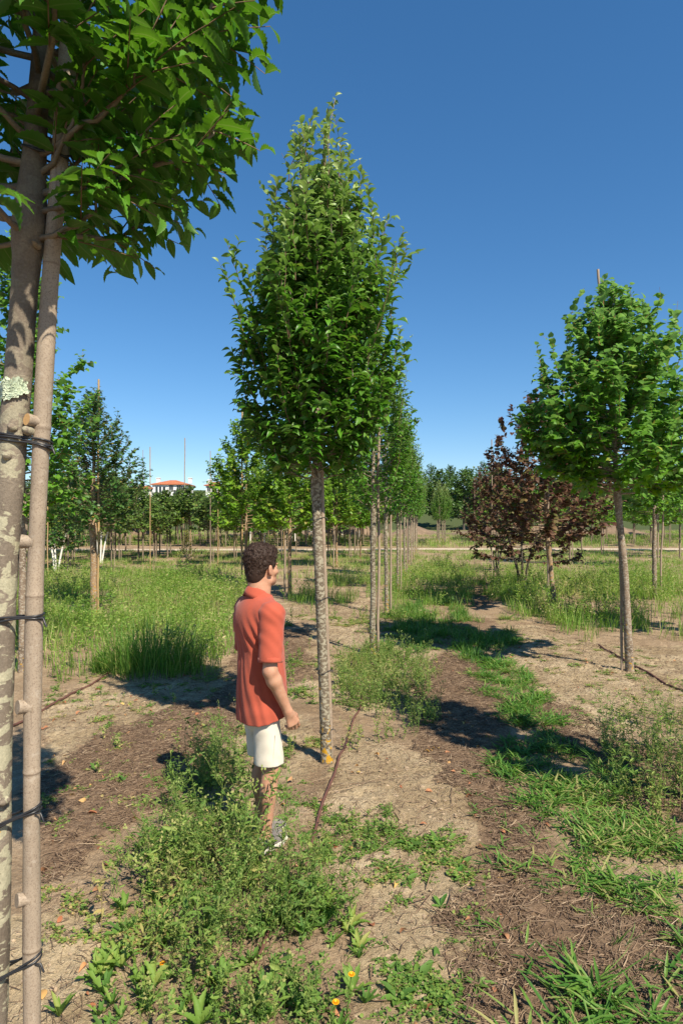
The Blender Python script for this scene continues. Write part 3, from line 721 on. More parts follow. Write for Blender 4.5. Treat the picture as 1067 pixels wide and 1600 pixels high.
st = cane_path(sp_, .0155, M['stake_far'], 'slim brown stake tied close to the right of the central hornbeam trunk',
               [(zm(783), R(215), .008, .009, False), (zm(880), R(215), .01, .009, True), (zm(1028), R(215), .01, .0095, True), (zm(1080), R(215), .01, .0095, True)],
               [zm(v) for v in (850, 960, 1120)], 5)
cm = lambda px: (px - 533.5) / F * Ym
for (y_, xt, xs_, lab) in ((811, 495, 504, 'top dark tie on the central hornbeam trunk, just under the crown'), (936, 501, 509.5, 'dark tie on the central hornbeam level with the man\'s shoulder'),
                           (1050, 505, 514, 'thin dark tie on the central hornbeam level with the man\'s elbow'), (1142, 508, 517, 'lowest dark tie on the central hornbeam above its orange lichen')):
    tie_loop((cm(xt), Ym), .044, (cm(xs_), Ym + .01), .016, zm(y_), .18, lab, 'dark ties on the central hornbeam', .003, 1)

# ------------------------------------------------------------------ the hornbeam row behind it
HP = [(1.95, .15), (2.15, .45), (2.6, .6), (3.2, .64), (3.8, .52), (4.4, .32), (5.2, .03)]
protos = []
for sd_, tp_ in ((5, 5.15), (6, 4.9), (7, 5.3)):
    pr_ = [(z * tp_ / 5.2, r) for z, r in HP]
    t, c = make_tree('hornbeam_tree', sd_, 2.0, tp_, pr_, 66, .95, 'horn', .088, .027, .07, .22, .042, [M['bark'], M['hornbeam'], M['twig']], ytop=(3.2, 4.9), young=.5, branch_r=.008, out=.8, droop=.2, sprouts=26)
    protos.append(assemble('hornbeam_tree', t, c, (0, 0, -50), 0, 'x', group='hornbeams in the row behind the central one'))
used = [False] * 8
def use(protos, i, x, y, rz, label, group=None, s=1.0, sz=None):
    o = protos[i]
    if not o.get('_u'):
        o['_u'] = 1; o.location = (x, y, gz(x, y)); o.rotation_euler = (0, 0, rz); o.scale = (s, s, sz or s); o['label'] = label
        if group: o['group'] = group
        elif 'group' in o: del o['group']
        return o
    c = dup(o, x, y, rz, label, group, s, sz); return c
ordn = ['second', 'third', 'fourth', 'fifth', 'sixth', 'seventh', 'eighth', 'ninth', 'tenth']
stake_src = {}
def far_stake(x, y, h, r, m, label, group, lean=0.0):
    """short list of shared stake meshes scaled to height"""
    key = m.name
    if key not in stake_src:
        o = cane('stake', (0, 0, 0), (0, 0, 3.0), 1, 1, m, 'x', group, sides=8, bend=.0)
        # unit radius mesh: rebuild thin
        me = o.data; co = np.empty(len(me.vertices) * 3, np.float32); me.vertices.foreach_get('co', co); co = co.reshape(-1, 3)
        co[:, 0] *= .01; co[:, 1] *= .01; co[:, 0] += .006 * np.sin(co[:, 2] * 4); me.vertices.foreach_set('co', co.ravel()); me.update(); stake_src[key] = o; c = o
    else:
        c = stake_src[key].copy(); C.objects.link(c)
    c.location = (x, y, gz(x, y) - .05); c.scale = (r / .01, r / .01, (h + .05) / 3.0); c.rotation_euler = (0, lean, random.Random(int(x * 997 + y * 131)).random() * 6)
    c['label'] = label; c['category'] = 'stake'
    if group: c['group'] = group
    elif 'group' in c: del c['group']
    return c
ys = [9.0, 12.9, 16.8, 20.8, 24.9, 28.9, 33.0, 37.0]
hp = [(582, 0), (604, 1), (621, 2), (632, 0), (639, 1), (643, 2), (646.5, 0), (649.5, 1)]
for k, (y_, (px_, pi_)) in enumerate(zip(ys, hp)):
    x_ = (px_ - 533.5) / F * y_
    use(protos, pi_, x_, y_, k * 1.7, '%s hornbeam from the camera in the row behind the central one' % ordn[k + 1] if k < 8 else '', 'hornbeams in the row behind the central one', 1.0 + .04 * math.sin(k * 2.1), None)
    far_stake(x_ + .085, y_ + .02, 3.6, .02, M['stake_far'], 'brown stake beside the %s hornbeam from the camera' % ordn[k + 1], 'stakes along the hornbeam row')
for k, y_ in enumerate((46, 50, 54, 58)):
    for q, px_ in enumerate((683, 695)):
        x_ = (px_ - 533.5) / F * 56 + (y_ - 56) * .135
        use(protos, (k + q) % 3, x_, y_ + q * 1.5, k + q * 2.0, 'small hornbeam in the clump beyond the pale track, right of the row', 'hornbeams clumped beyond the track', .92)
for k in range(3):
    y_ = 45 + k * 5; use(protos, k, row_x(y_) - .2, y_, k * 2.0, 'far hornbeam at the hazy end of the hornbeam row past the track', 'hornbeams past the track', .95)

# ------------------------------------------------------------------ limes on the right and left
def lime(seed, clear, top, rad, n, mats, leaf='heart', ls=.075, r0=.05, step=.045, tstep=.095, rise=.8, tw=.22, **kw):
    pr_ = [(clear - .3, rad * .3), (clear, rad * .72), (clear + (top - clear) * .18, rad * .98), (clear + (top - clear) * .35, rad), (clear + (top - clear) * .65, rad * .68), (clear + (top - clear) * .85, rad * .38), (top, rad * .1)]
    return make_tree('tree', seed, clear, top, pr_, n, rise, leaf, ls, step, tstep, tw, r0, mats, out=.75, droop=.35, **kw)
LM = [M['bark_lime'], M['lime'], M['limetwig']]
Yr = F * CAM_H / (1050 - HZ)
base = P3(983, 1050, Yr); base[2] = gz(base[0], Yr)
tp = [p_ - base for p_ in pxpath([(984, 1062), (983, 1045), (980, 980), (976, 900), (968, 820), (963, 765), (958, 650), (955, 550), (958, 440)], Yr)]
t, c = lime(21, 2.2, 4.85, 1.2, 116, LM, ls=.10, step=.032, tstep=.065, tw=.26, r0=.047, trunk_pts=tp, trunk_sides=24, young=.25, ytop=(3.2, 5.5), sprouts=26)
rl = assemble('lime_tree', t, c, base, 0, 'big green lime tree on the right with a curved trunk on bare earth')
p0 = P3(971, 1050, Yr + .02); p0[2] = gz(p0[0], p0[1]) - .04
cane_path([p0] + pxpath([(970, 980), (970, 924), (964, 765), (948, 580), (933, 421)], Yr + .09), .0165, M['stake_far'], 'tall stake whose grey tip sticks out above the big right lime', [], [.6, 1.2, 1.8, 4.3], 3)
limes = []
for sd_, tp_, rd in ((31, 5.2, 1.0), (32, 4.7, .9)):
    t, c = lime(sd_, 2.0, tp_, rd, 64, LM, ls=.11, step=.04, tstep=.08, tw=.26, r0=.055)
    limes.append(assemble('lime_tree', t, c, (0, 0, -50), 0, 'x'))
use(limes, 0, 6.55, 9.9, 1.0, 'lime cut off by the right edge of the photo, only its left branches in view')
use(limes, 1, 3.2, 3.0, .4, 'lime just outside the right edge of the photo, near the camera, shading the straw strip', None, .66, 1.15)
x_, y_, _ = plant_at(1020, 920); y_ = 15.5; x_ = (1022 - 533.5) / F * y_
use(limes, 1, x_, y_, 2.0, 'smaller lime standing in tall grass behind and right of the big right lime')
far_stake(x_ + .13, y_, 2.6, .022, M['stake_far'], 'pale stake leaning on the lime in the tall grass at far right', None, .03)
# lime behind the near hornbeam at left
x_ = (36 - 533.5) / F * 8.0
t, c = lime(33, 1.9, 5.7, .86, 84, LM, ls=.09, step=.036, tstep=.07, tw=.25, r0=.05)
ll = assemble('lime_tree', t, c, (x_, 8.0, gz(x_, 8.0)), .5, 'tall lime mostly hidden behind the near hornbeam trunk at far left')

# ------------------------------------------------------------------ maples, bright trees on the left
x_, y_ = (147 - 533.5) / F * 12.8, 12.8
t, c = lime(41, 1.75, 4.55, 1.15, 92, [M['bark_tan'], M['maple'], M['twig']], leaf='lobed', ls=.085, step=.032, tstep=.07, tw=.28, sprouts=16, r0=.075)
mp = assemble('maple_tree', t, c, (x_, y_, gz(x_, y_)), 0, 'dark field maple with a thick tan trunk in the left meadow')
far_stake(x_ + .1, y_ - .02, 4.7, .02, M['stake_yellow'], 'stake tight against the thick tan maple trunk in the left meadow', None)
brights = []
for sd_, tp_, rd in ((51, 5.1, 1.2), (52, 4.5, 1.05)):
    t, c = lime(sd_, 1.65, tp_, rd, 84, [M['bark_tan'], M['bright'], M['twig']], leaf='lobed', ls=.12, step=.034, tstep=.065, tw=.28, sprouts=16, r0=.05, rise=.9)
    brights.append(assemble('maple_tree', t, c, (0, 0, -50), 0, 'x'))
mid = [  # px, py of the foot, proto set, index, scale, label, stake material
    (385, 915, 'b', 0, 1.0, 'bright maple directly behind the man\'s head', 'stake_yellow'),
    (453, 932, 'b', 1, 1.0, 'bright maple between the man and the central hornbeam', 'stake_far'),
    (526, 886, 'b', 1, 1.0, 'bright maple just right of the central hornbeam trunk', 'stake_far'),
    (563, 872, 'b', 0, .95, 'bright maple far back, left of the second hornbeam', 'stake_far')]
for (px_, py_, s_, i_, sc_, lab, sm) in mid:
    x_, y_, _ = plant_at(px_, py_)
    use(brights, i_, x_, y_, px_ * .1, lab, None, sc_)
    far_stake(x_ - .12, y_, 3.6 if px_ != 385 else 5.0, .025, M[sm], 'stake left of the ' + lab, None)

# ------------------------------------------------------------------ purple redbuds
PM = [M['darkbark'], M['purple'], M['twig']]
x_, y_, _ = plant_at(865, 952)
t, c = lime(61, 1.4, 4.6, 1.6, 84, [M['bark_tan'], M['purple'], M['twig']], ls=.12, step=.046, tstep=.09, sprouts=26, lean=(-.09, 0), r0=.06)
rb = assemble('redbud_tree', t, c, (x_, y_, gz(x_, y_)), 0, 'purple and bronze leaved redbud on a tan trunk left of the big right lime')
far_stake(x_ - .13, y_, 4.2, .024, M['stake_far'], 'brown stake left of the redbud with the single tan trunk', None)
def multistem(seed, h, rad, label, x_, y_, clear=.75, n=40, ls=.11):
    rng = np.random.default_rng(seed); pr_ = [(clear - .3, rad * .75), (clear + .3, rad), (clear + (h - clear) * .5, rad * .85), (clear + (h - clear) * .8, rad * .45), (h, rad * .1)]
    t, c = make_tree('tree', seed, clear, h, pr_, int(n * 1.3), .7, 'heart', ls, .048, .10, .26, .03, PM, out=.8, droop=.5, sprouts=16)
    e = assemble('redbud_tree', t, c, (x_, y_, gz(x_, y_)), 0, label)
    for k in range(4):
        a = k * 1.6 + .5; b = MB(); q = np.array([.05 * math.cos(a), .05 * math.sin(a), -.05]); w = np.array([.55 * math.cos(a), .45 * math.sin(a), 1.5])
        tube(b, bez(q, q + [.1 * math.cos(a), .1 * math.sin(a), .8], w, 9) + rng.normal(0, .012, (9, 3)), np.linspace(.032, .018, 9), 8)
        b.build('stem', M['darkbark'], e)
    return e
x_, y_ = (815 - 533.5) / F * 17.0, 17.0
multistem(71, 3.3, 1.6, 'many-stemmed dark purple redbud bush in front of the single trunked redbud', x_, y_)
x_, y_ = (775 - 533.5) / F * 23, 23.0
multistem(72, 4.1, 1.5, 'farther purple redbud standing left of the many-stemmed bush, near the track', x_, y_, 1.1, 44)
for (px_, y_, h_, lab) in ((768, 21.5, 4.6, 'thin bare cane rising above the left side of the purple redbuds'), (741, 26, 3.6, 'short bare cane at the left edge of the purple redbuds'), (778, 19, 2.2, 'thin stake under the purple redbud leaves')):
    far_stake((px_ - 533.5) / F * y_, y_, h_, .016, M['stake_far'], lab, None)

# ------------------------------------------------------------------ nursery blocks farther off
def farproto(seed, matset, top, rad, clear, leaf='simple', ls=.2, n=46, keep=1.0, tr=.04):
    t, c = lime(seed, clear, top, rad, n, matset, leaf=leaf, ls=ls, step=.06, tstep=.12, r0=tr, tw=.32, trunk_sides=8, rise=.8)
    return assemble('nursery_tree', t, c, (0, 0, -50), 0, 'x')
FM = [M['farbark'], M['farleaf'], M['twig']]
fdark = [farproto(81, FM, 4.7, 1.5, 1.95), farproto(82, FM, 5.2, 1.35, 2.05), farproto(85, [M['farbark'], M['maple'], M['twig']], 4.3, 1.4, 1.8)]
fshort = [farproto(87, FM, 3.5, 1.35, 1.75, n=40), farproto(88, FM, 3.7, 1.25, 1.8, n=40)]
fwhite = [farproto(86, [M['whitebark'], M['farleaf'], M['twig']], 4.9, 1.5, 1.75, tr=.055)]
fbright = [farproto(83, [M['farbark'], M['farbright'], M['twig']], 4.9, 1.5, 1.8), farproto(84, [M['farbark'], M['farbright'], M['twig']], 5.3, 1.35, 1.9)]
rg = random.Random(4)
cnt = 0
def inview(x, y, m=70): return -m < 533.5 + F * x / y < 1067 + m
def crown_over(x, y, x0, x1): p_ = 533.5 + F * x / y; return x0 < p_ < x1
# left block: rows parallel to the hornbeam row
for k in range(1, 34):
    y_ = 19.0 + (k * 1.3) % 4.2
    while y_ < 72:
        x_ = row_x(y_) - 2.5 * k - .8 + rg.uniform(-.25, .25); yy = y_ + rg.uniform(-.35, .35)
        px_ = 533.5 + F * x_ / yy
        if -50 < px_ < 640 and not (37.5 < yy < 43.5) and not (yy < 26 and (180 < px_ < 330)) and not (yy < 24 and px_ > 360) and rg.random() > .03:
            if yy > 43 and rg.random() < .33: pr_, i_, lb = fwhite, 0, 'pale-trunked nursery tree in the block beyond the track, left half'
            elif px_ > 350 and rg.random() < .55: pr_, i_, lb = fbright, rg.randrange(2), 'bright green nursery tree in the far rows between the man and the hornbeam row'
            else: pr_, i_, lb = fdark, rg.randrange(3), ('dark green nursery tree in the far rows left of the man' if yy < 43 else 'dark green nursery tree past the track, left half')
            s_ = rg.uniform(.85, 1.12); 
            if 190 < px_ < 355: pr_, i_ = fshort, rg.randrange(2)
            lim_ = (CAM_H + (HZ - (770 if 195 < px_ < 350 else 748 if px_ < 500 else 735)) / F * yy) / (3.75 if 190 < px_ < 355 else 5.0)
            use(pr_, i_, x_, yy, rg.uniform(0, 6.28), lb, 'nursery trees in the far rows, left half', max(.5, s_ * min(1, lim_ * 1.05)), max(.4, s_ * min(1, lim_))); cnt += 1
            if rg.random() < .8:
                far_stake(x_ + .1, yy, rg.choice([1.8, 2.0, 2.4, 3.0]) + (rg.random() < .08) * 2, .017, M['stake_yellow' if rg.random() < .3 else 'stake_far'], 'cane stake among the far nursery rows, left half', 'canes in the far nursery rows, left half')
        y_ += 3.7
for k in range(70):
    px_ = 70 + k * 7.6 + rg.uniform(-6, 6); yy = rg.choice([rg.uniform(28, 37), rg.uniform(44, 62), rg.uniform(44, 62)]); x_ = (px_ - 533.5) / F * yy
    if px_ > 420 and yy < 40: yy += 16; x_ = (px_ - 533.5) / F * yy
    low_ = 190 < px_ < 355; pr_ = fshort if low_ else (fbright if px_ > 350 and rg.random() < .5 else fdark); lim_ = (CAM_H + (HZ - (770 if low_ else 748)) / F * yy) / (3.75 if low_ else 5.0); s_ = rg.uniform(.9, 1.15)
    use(pr_, rg.randrange(2), x_, yy, rg.uniform(0, 6.28), 'bright green nursery tree in the far rows between the man and the hornbeam row' if pr_ is fbright else ('dark green nursery tree in the far rows left of the man' if yy < 43 else 'dark green nursery tree past the track, left half'), 'nursery trees in the far rows, left half', max(.55, s_ * min(1, lim_ * 1.05)), max(.42, s_ * min(1, lim_)))
# right block
for k in range(2, 17):
    y_ = 24.0 + (k * 1.7) % 4
    while y_ < 72:
        x_ = row_x(y_) + 3.3 * k + rg.uniform(-.25, .25); yy = y_ + rg.uniform(-.35, .35); px_ = 533.5 + F * x_ / yy
        ok = px_ < 1115 and not (37.5 < yy < 43.5)
        if yy > 43 and px_ < 730: ok = False
        if yy < 43 and px_ < 880: ok = False
        if ok and rg.random() > .08:
            use(fbright if rg.random() < .8 else fdark, rg.randrange(2), x_, yy, rg.uniform(0, 6.28), 'green nursery tree in the far rows seen through and beside the right limes', 'nursery trees in the far rows, right half', rg.uniform(.85, 1.1)); cnt += 1
            if rg.random() < .5: far_stake(x_ + .1, yy, rg.choice([2.2, 2.6, 3.2]), .022, M['stake_far'], 'cane stake among the far rows at the right', 'canes in the far rows, right half')
        y_ += 4.1
for (px_, y_, h_, m_, lab) in ((289, 46, 7.8, 'stake_far', 'very tall bare pole standing up into the sky right of the red roof'), (235, 21, 4.3, 'stake_yellow', 'pole with a tall tip left of the white house, above the maple'),
                           (224, 34, 5.6, 'stake_far', 'thinner pole against the sky just left of the white house'), (329, 26, 4.7, 'stake_far', 'pole reaching above the right hand end of the far houses'),
                           (75, 18.6, 2.9, 'stake_yellow', 'yellow pole in the meadow beside the near stake, by the white stems'), (341, 23, 3.0, 'stake_yellow', 'slim yellow pole in the meadow left of the man')):
    far_stake((px_ - 533.5) / F * y_, y_, h_, .035 if px_ == 289 else .015, M[m_], lab, None)
# limewashed multi-stemmed birches
def birch(px_, py_, label, stems):
    x_, y_, z_ = plant_at(px_, py_); e = empty('birch_tree', (x_, y_, z_), 0, label, 'tree', 'white stemmed birches')
    rng = np.random.default_rng(px_); S = Shoots(); cr = MB()
    for (dx, top_) in stems:
        b = MB(); q0 = np.array([dx * .15, 0, -.05]); q2 = np.array([dx, rng.normal(0, .2), top_])
        path = bez(q0, q0 + [dx * .25, 0, top_ * .6], q2, 12); tube(b, path, np.linspace(.038, .022, 12), 8); b.build('stem', M['whitebark'], e)
        for j in range(14):
            a = rng.random() * 6.28; p_ = path[-1] + [0, 0, rng.uniform(-.4, .3)]; e_ = p_ + [math.cos(a) * rng.uniform(.4, 1), math.sin(a) * rng.uniform(.4, 1), rng.uniform(.2, 1.5)]
            pth = bez(p_, (p_ + e_) / 2 + [0, 0, .2], e_, 7); tube(cr, pth, np.linspace(.012, .003, 7), 4, m=1, cap=False); S.leafy(rng, pth, .03, .14, .1)
            for _ in range(5):
                q_ = pth[rng.integers(2, 7)]; e2 = q_ + rng.normal(0, .28, 3); S.leafy(rng, np.linspace(q_, e2, 4), .06, .13, 0)
    S.emit(cr, LT['simple'], rng); cr.build('crown', [M['farleaf'], M['twig']], e)
birch(88, 893, 'white-stemmed birch forking near the ground, just right of the near stake', [(-.3, 1.6), (-.05, 1.75), (.5, 1.6)])
birch(157, 880, 'white-stemmed birch rising behind the thick tan maple trunk', [(-.35, 1.9), (.1, 1.8), (.5, 1.9)])
# small golden-tipped shrub
def shrub(px_, py_, h, r, label, mat_, cat='shrub'):
    x_, y_, z_ = plant_at(px_, py_)
    t, c = make_tree('shrub', px_, .18, h, [(.1, r * .5), (.35, r), (h * .5, r * .8), (h, .05)], 34, .35, 'simple', .07, .035, .09, .16, .02, [M['darkbark'], M[mat_], M['twig']], ytop=(h * .5, h * 1.1), trunk_sides=8)
    return assemble('shrub', t, c, (x_, y_, z_), 0, label, cat)
shrub(292, 886, 1.5, .5, 'small upright shrub with golden tips in the meadow left of the man', 'conifer')
shrub(418, 872, 2.2, .9, 'yellow-green shrub low behind the man\'s head', 'conifer')

# ------------------------------------------------------------------ wood on the skyline
t, c = make_tree('wood', 91, 2.0, 10.5, [(1.0, 2.4), (3, 4.0), (5, 4.4), (7.5, 3.7), (9.5, 2.4), (10.5, .9)], 60, 2.6, 'simple', .55, .17, .33, 1.2, .22, [M['darkbark'], M['wood'], M['twig']], trunk_sides=8, branch_r=.03)
w1 = assemble('woodland_tree', t, c, (0, 0, -50), 0, 'x')
t, c = make_tree('wood', 92, 2.5, 12.0, [(1.2, 2.0), (4, 3.4), (7, 3.3), (10, 2.0), (12, .6)], 60, 2.2, 'simple', .52, .17, .33, 1.1, .2, [M['darkbark'], M['wood'], M['twig']], trunk_sides=8, branch_r=.03)
w2 = assemble('woodland_tree', t, c, (0, 0, -50), 0, 'x')
WG = 'dark woodland trees on the skyline'
for k in range(100):
    y_ = 118 + rg.random() * 70; px_ = -20 + (k + rg.random()) * 1120 / 64
    if 190 < px_ < 352: y_ = 112 + rg.random() * 10
    if 352 < px_ < 560 and rg.random() < .3: continue
    x_ = (px_ - 533.5) / F * y_; zt = gz(x_, y_)
    # crown tops follow the skyline of the photograph
    ty = np.interp(px_, [0, 150, 190, 210, 350, 500, 640, 660, 700, 760, 900, 1067], [745, 742, 742, 772, 770, 745, 735, 728, 728, 730, 752, 760]) + rg.uniform(-4, 8)
    top_w = CAM_H + (HZ - ty) / F * y_; s_ = max(.45, (top_w - zt) / 10.8)
    side_ = 'at the right, above the hornbeam row' if px_ > 600 else 'at the left, round the far houses'
    use([w1, w2], 0 if rg.random() < .65 else 1, x_, y_, rg.random() * 6.28, 'dark woodland tree on the skyline ' + side_, WG + (' right' if px_ > 600 else ' left'), s_)

# ------------------------------------------------------------------ the far houses
M['render_w'] = plain('white render', (0.78, 0.77, 0.74), 0.9, .05, scale=1)
def roof_mat():
    m, N, L = mat('terracotta tiles'); v = mapped(N, L, (1, 1, 1)); w = N.new('ShaderNodeTexWave'); w.inputs['Scale'].default_value = 2.2; L.new(v, w.inputs[0])
    n = noise(N, L, v, 1.5); r = ramp(N, [(0.3, (0.42, 0.13, 0.06)), (.7, (0.62, 0.22, 0.1))]); L.new(n, r.inputs[0])
    c = mixc(N, L, 0.35, r.outputs[0], mixc(N, L, 1.0, r.outputs[0], w.outputs[0], 'MULTIPLY')); finish(N, L, c, .9, w.outputs[0], .5, .05); return m
M['roof'] = roof_mat(); M['glass'] = plain('window glass', (0.03, 0.035, 0.04), .15, .1, spec=.6); M['frame'] = plain('house trim', (.5, .48, .45), .6, .05)
def hip(mb, x0, x1, y0, y1, z, h, ov=.5, ridge=.35):
    x0 -= ov; x1 += ov; y0 -= ov; y1 += ov; ym = (y0 + y1) / 2; rx = (x1 - x0) * ridge / 2 * 0 + (y1 - y0) / 2 * .9
    v = [(x0, y0, z), (x1, y0, z), (x1, y1, z), (x0, y1, z), (x0 + rx, ym, z + h), (x1 - rx, ym, z + h)]
    lo_ = [(a, b, e - .18) for a, b, e in v[:4]]
    mb.add(v + lo_, [(0, 1, 5, 4), (2, 3, 4, 5), (1, 2, 5), (3, 0, 4), (6, 7, 1, 0), (7, 8, 2, 1), (8, 9, 3, 2), (9, 6, 0, 3), (9, 8, 7, 6)])
def window(par, x, y, z, w, h, nm='window'):
    b = MB(); b.box((x, y - .02, z), (w, .06, h)); o = b.build(nm, M['glass'], par, False)
    f_ = MB(); t_ = .07
    f_.box((x, y - .05, z + h / 2 + t_ / 2), (w + 2 * t_, .1, t_)); f_.box((x, y - .05, z - h / 2 - t_ / 2), (w + 2 * t_, .1, t_))
    f_.box((x - w / 2 - t_ / 2, y - .05, z), (t_, .1, h)); f_.box((x + w / 2 + t_ / 2, y - .05, z), (t_, .1, h)); f_.box((x, y - .055, z), (.05, .06, h))
    f_.build('frame', M['frame'], o, False)
YH = 165.0; sH = F / YH
HX = lambda px: (px - 533.5) / sH
HZf = lambda py: CAM_H + (HZ - py) / sH
def house(name, px0, px1, y_eave, roof_h, depth, label, wins, chim, lowwing=None):
    x0, x1 = HX(px0), HX(px1); xm = (x0 + x1) / 2; g0 = gz(xm, YH) - .6; ze = HZf(y_eave) - g0
    e = empty(name, (xm, YH, g0), 0, label, 'house')
    b = MB(); b.box((0, depth / 2, ze / 2), (x1 - x0, depth, ze)); b.build('wall', M['render_w'], e, False)
    r = MB(); hip(r, -(x1 - x0) / 2, (x1 - x0) / 2, 0, depth, ze + .19, roof_h); ro = r.build('roof', M['roof'], e, False)
    for cxp in chim:
        c_ = MB(); xx = HX(cxp) - xm; c_.box((xx, depth * .5, ze + roof_h), (.9, .8, 1.3)); c_.box((xx, depth * .5, ze + roof_h + .72), (1.15, 1.05, .14)); c_.build('chimney', M['render_w'], ro, False)
    for (wx, wy, ww, wh) in wins: window(e, HX(wx) - xm, -.01, HZf(wy) - g0, ww, wh)
    return e, xm, g0
e, xm, g0 = house('house', 238.5, 291, 757.5, 1.25, 8, 'larger white house with a long terracotta roof on the hill left of the tall pole', [(268, 762, 1.0, 1.2), (280, 762, 1.0, 1.2), (275, 770, 1.0, 1.4), (286, 763, .8, 1.1)], (241, 292))
b = MB(); b.box((HX(251) - xm, -.08, HZf(765.5) - g0), (2.6, .1, 1.7)); b.build('opening_shade', M['glass'], e, False)  # dark panel on the solid wall paints the shade inside an open doorway
b = MB()
for k in range(3): b.box((HX(245.5 + k * 5.6) - xm, -1.8, HZf(768) - g0 - 1.2), (.25, .25, 4.6))
b.build('porch_post', M['render_w'], e, False)
e2, xm2, g2 = house('house', 209, 237, 763.5, .75, 7, 'low white annexe with a flat orange roof, left of the larger white house', [(214, 767, .9, .8), (222, 767, .9, .8)], ())
e3, xm3, g3 = house('house', 322, 341, 759, 1.0, 7, 'smaller white house at the right, partly behind the bright maple', [(327, 764, .9, 1.1), (336, 764, .9, 1.1)], (324,))
# ------------------------------------------------------------------ ground vegetation
class Tpl:
    def __init__(s, mb): s.v = np.concatenate(mb.v); s.a = np.concatenate(mb.a); s.f4 = np.concatenate(mb.f4) if mb.f4 else None; s.f3 = np.concatenate(mb.f3) if mb.f3 else None
def blade(mb, base, az, length, width, lean, rnd, young=0, seg=4, flat=0.0, curl=1.0, a0=0.0):
    """a curved grass blade"""
    t = np.linspace(0, 1, seg + 1); ang = a0 + lean * (0.25 + curl * t ** 1.2)
    dx = np.concatenate([[0], np.cumsum(np.sin(np.clip(ang[:-1], 0, 1.9)))]) * length / seg; dz = np.concatenate([[0], np.cumsum(np.cos(np.clip(ang[:-1], 0, 1.9)))]) * length / seg
    ca, sa = math.cos(az), math.sin(az); c = np.stack([base[0] + dx * ca, base[1] + dx * sa, base[2] + np.maximum(dz, .003)], 1)
    w = width * np.array([.55, 1, .9, .6, .05] if seg == 4 else np.interp(t, [0, .2, .7, 1], [.6, 1, .7, .05]))
    sd = np.array([-sa, ca, 0.0]); up = np.array([0, 0, .25])
    v = np.stack([c - sd * w[:, None] * .5 + up * w[:, None], c, c + sd * w[:, None] * .5 + up * w[:, None]], 1).reshape(-1, 3)
    f = []
    for i in range(seg):
        a = 3 * i; f += [(a, a + 3, a + 4, a + 1), (a + 1, a + 4, a + 5, a + 2)]
    mb.add(v, np.array(f), (rnd, young, 0.3))
def t_grass(rng, n, h, spread, width, lean=.9, seg=4):
    mb = MB()
    for _ in range(n):
        r = spread * math.sqrt(rng.random()); a = rng.random() * 6.28
        blade(mb, (r * math.cos(a), r * math.sin(a), 0), rng.random() * 6.28, h * rng.uniform(.5, 1.15), width * rng.uniform(.7, 1.2), lean * rng.uniform(.3, 1.2), rng.random(), seg=seg)
    return Tpl(mb)
def leafy_pts(mb, rng, pts, dirs, size, lt='simple', young=0.2, wid=1.0, nz=.5):
    k = len(pts); put_leaves(mb, LT[lt], np.array(pts), np.array(dirs), np.array([0, 0, 1.0]) + rng.normal(0, nz, (k, 3)), size * rng.uniform(.6, 1.25, k), rng.random(k), np.full(k, young) * rng.random(k), wid=np.full(k, wid))
def t_forb(rng, h, nb=4, leaf=.03, wid=.7, bud=True, dens=1.0):
    """upright branching weed with small narrow leaves and buds"""
    mb = MB(); lean = rng.normal(0, .16, 2); top = np.array([lean[0] * h, lean[1] * h, h]); st = bez(np.zeros(3), np.array([lean[0] * h * .2, lean[1] * h * .2, h * .6]), top, 7)
    tube(mb, st, np.linspace(.0022, .0009, 7), 3, a=(.6, .3, .3), cap=False); P = []; D = []
    n = int(h / .017 * dens)
    for j in range(n):
        t = (.06 + .88 * j / n) * 6; i = int(t); b_ = st[i] + (st[min(i + 1, 6)] - st[i]) * (t - i); a = j * 2.4 + rng.normal(0, .3); P.append(b_); D.append((math.cos(a), math.sin(a), rng.uniform(-.1, .8)))
    for k in range(nb):
        t = rng.uniform(1.5, 5.6); i = int(t); b_ = st[i] + (st[i + 1] - st[i]) * (t - i); a = rng.random() * 6.28; L = h * rng.uniform(.18, .4)
        e = b_ + L * np.array([math.cos(a) * .6, math.sin(a) * .6, .75]); br = bez(b_, b_ + (e - b_) * .5 + [0, 0, -.1 * L], e, 4); tube(mb, br, .0011, 3, a=(.6, .3, .3), cap=False)
        for j in range(int(L / .02 * dens)):
            q = rng.uniform(.1, 1); P.append(b_ + (e - b_) * q); a2 = rng.random() * 6.28; D.append((math.cos(a2), math.sin(a2), rng.uniform(0, .9)))
        if bud:
            for j in range(3): q = br[-1] + rng.normal(0, .008, 3); put_leaves(mb, LT['simple'], q[None], np.array([[rng.normal(0, .3), rng.normal(0, .3), 1]]), np.array([[1.0, 0, 0]]), np.array([.011]), np.array([.93]), np.array([.6]), wid=np.array([1.3]))
    leafy_pts(mb, rng, P, D, leaf, young=.3, wid=wid)
    return Tpl(mb)
def t_creep(rng, r=.09, leaf=.014):
    mb = MB(); P = []; D = []
    for k in range(7):
        a = rng.random() * 6.28; L = r * rng.uniform(.5, 1.2); e = np.array([math.cos(a) * L, math.sin(a) * L, .012]); br = bez(np.array([0, 0, .004]), e * .5 + [0, 0, .02], e, 4); tube(mb, br, .0011, 3, a=(.95, 0, .3), cap=False)
        for j in range(9): q = rng.random(); i = min(2, int(q * 3)); P.append(br[i] + (br[i + 1] - br[i]) * (q * 3 - i) + rng.normal(0, .004, 3)); b_ = rng.random() * 6.28; D.append((math.cos(b_), math.sin(b_), .35))
    leafy_pts(mb, rng, P, D, leaf, young=.2, wid=1.2, nz=.35); return Tpl(mb)
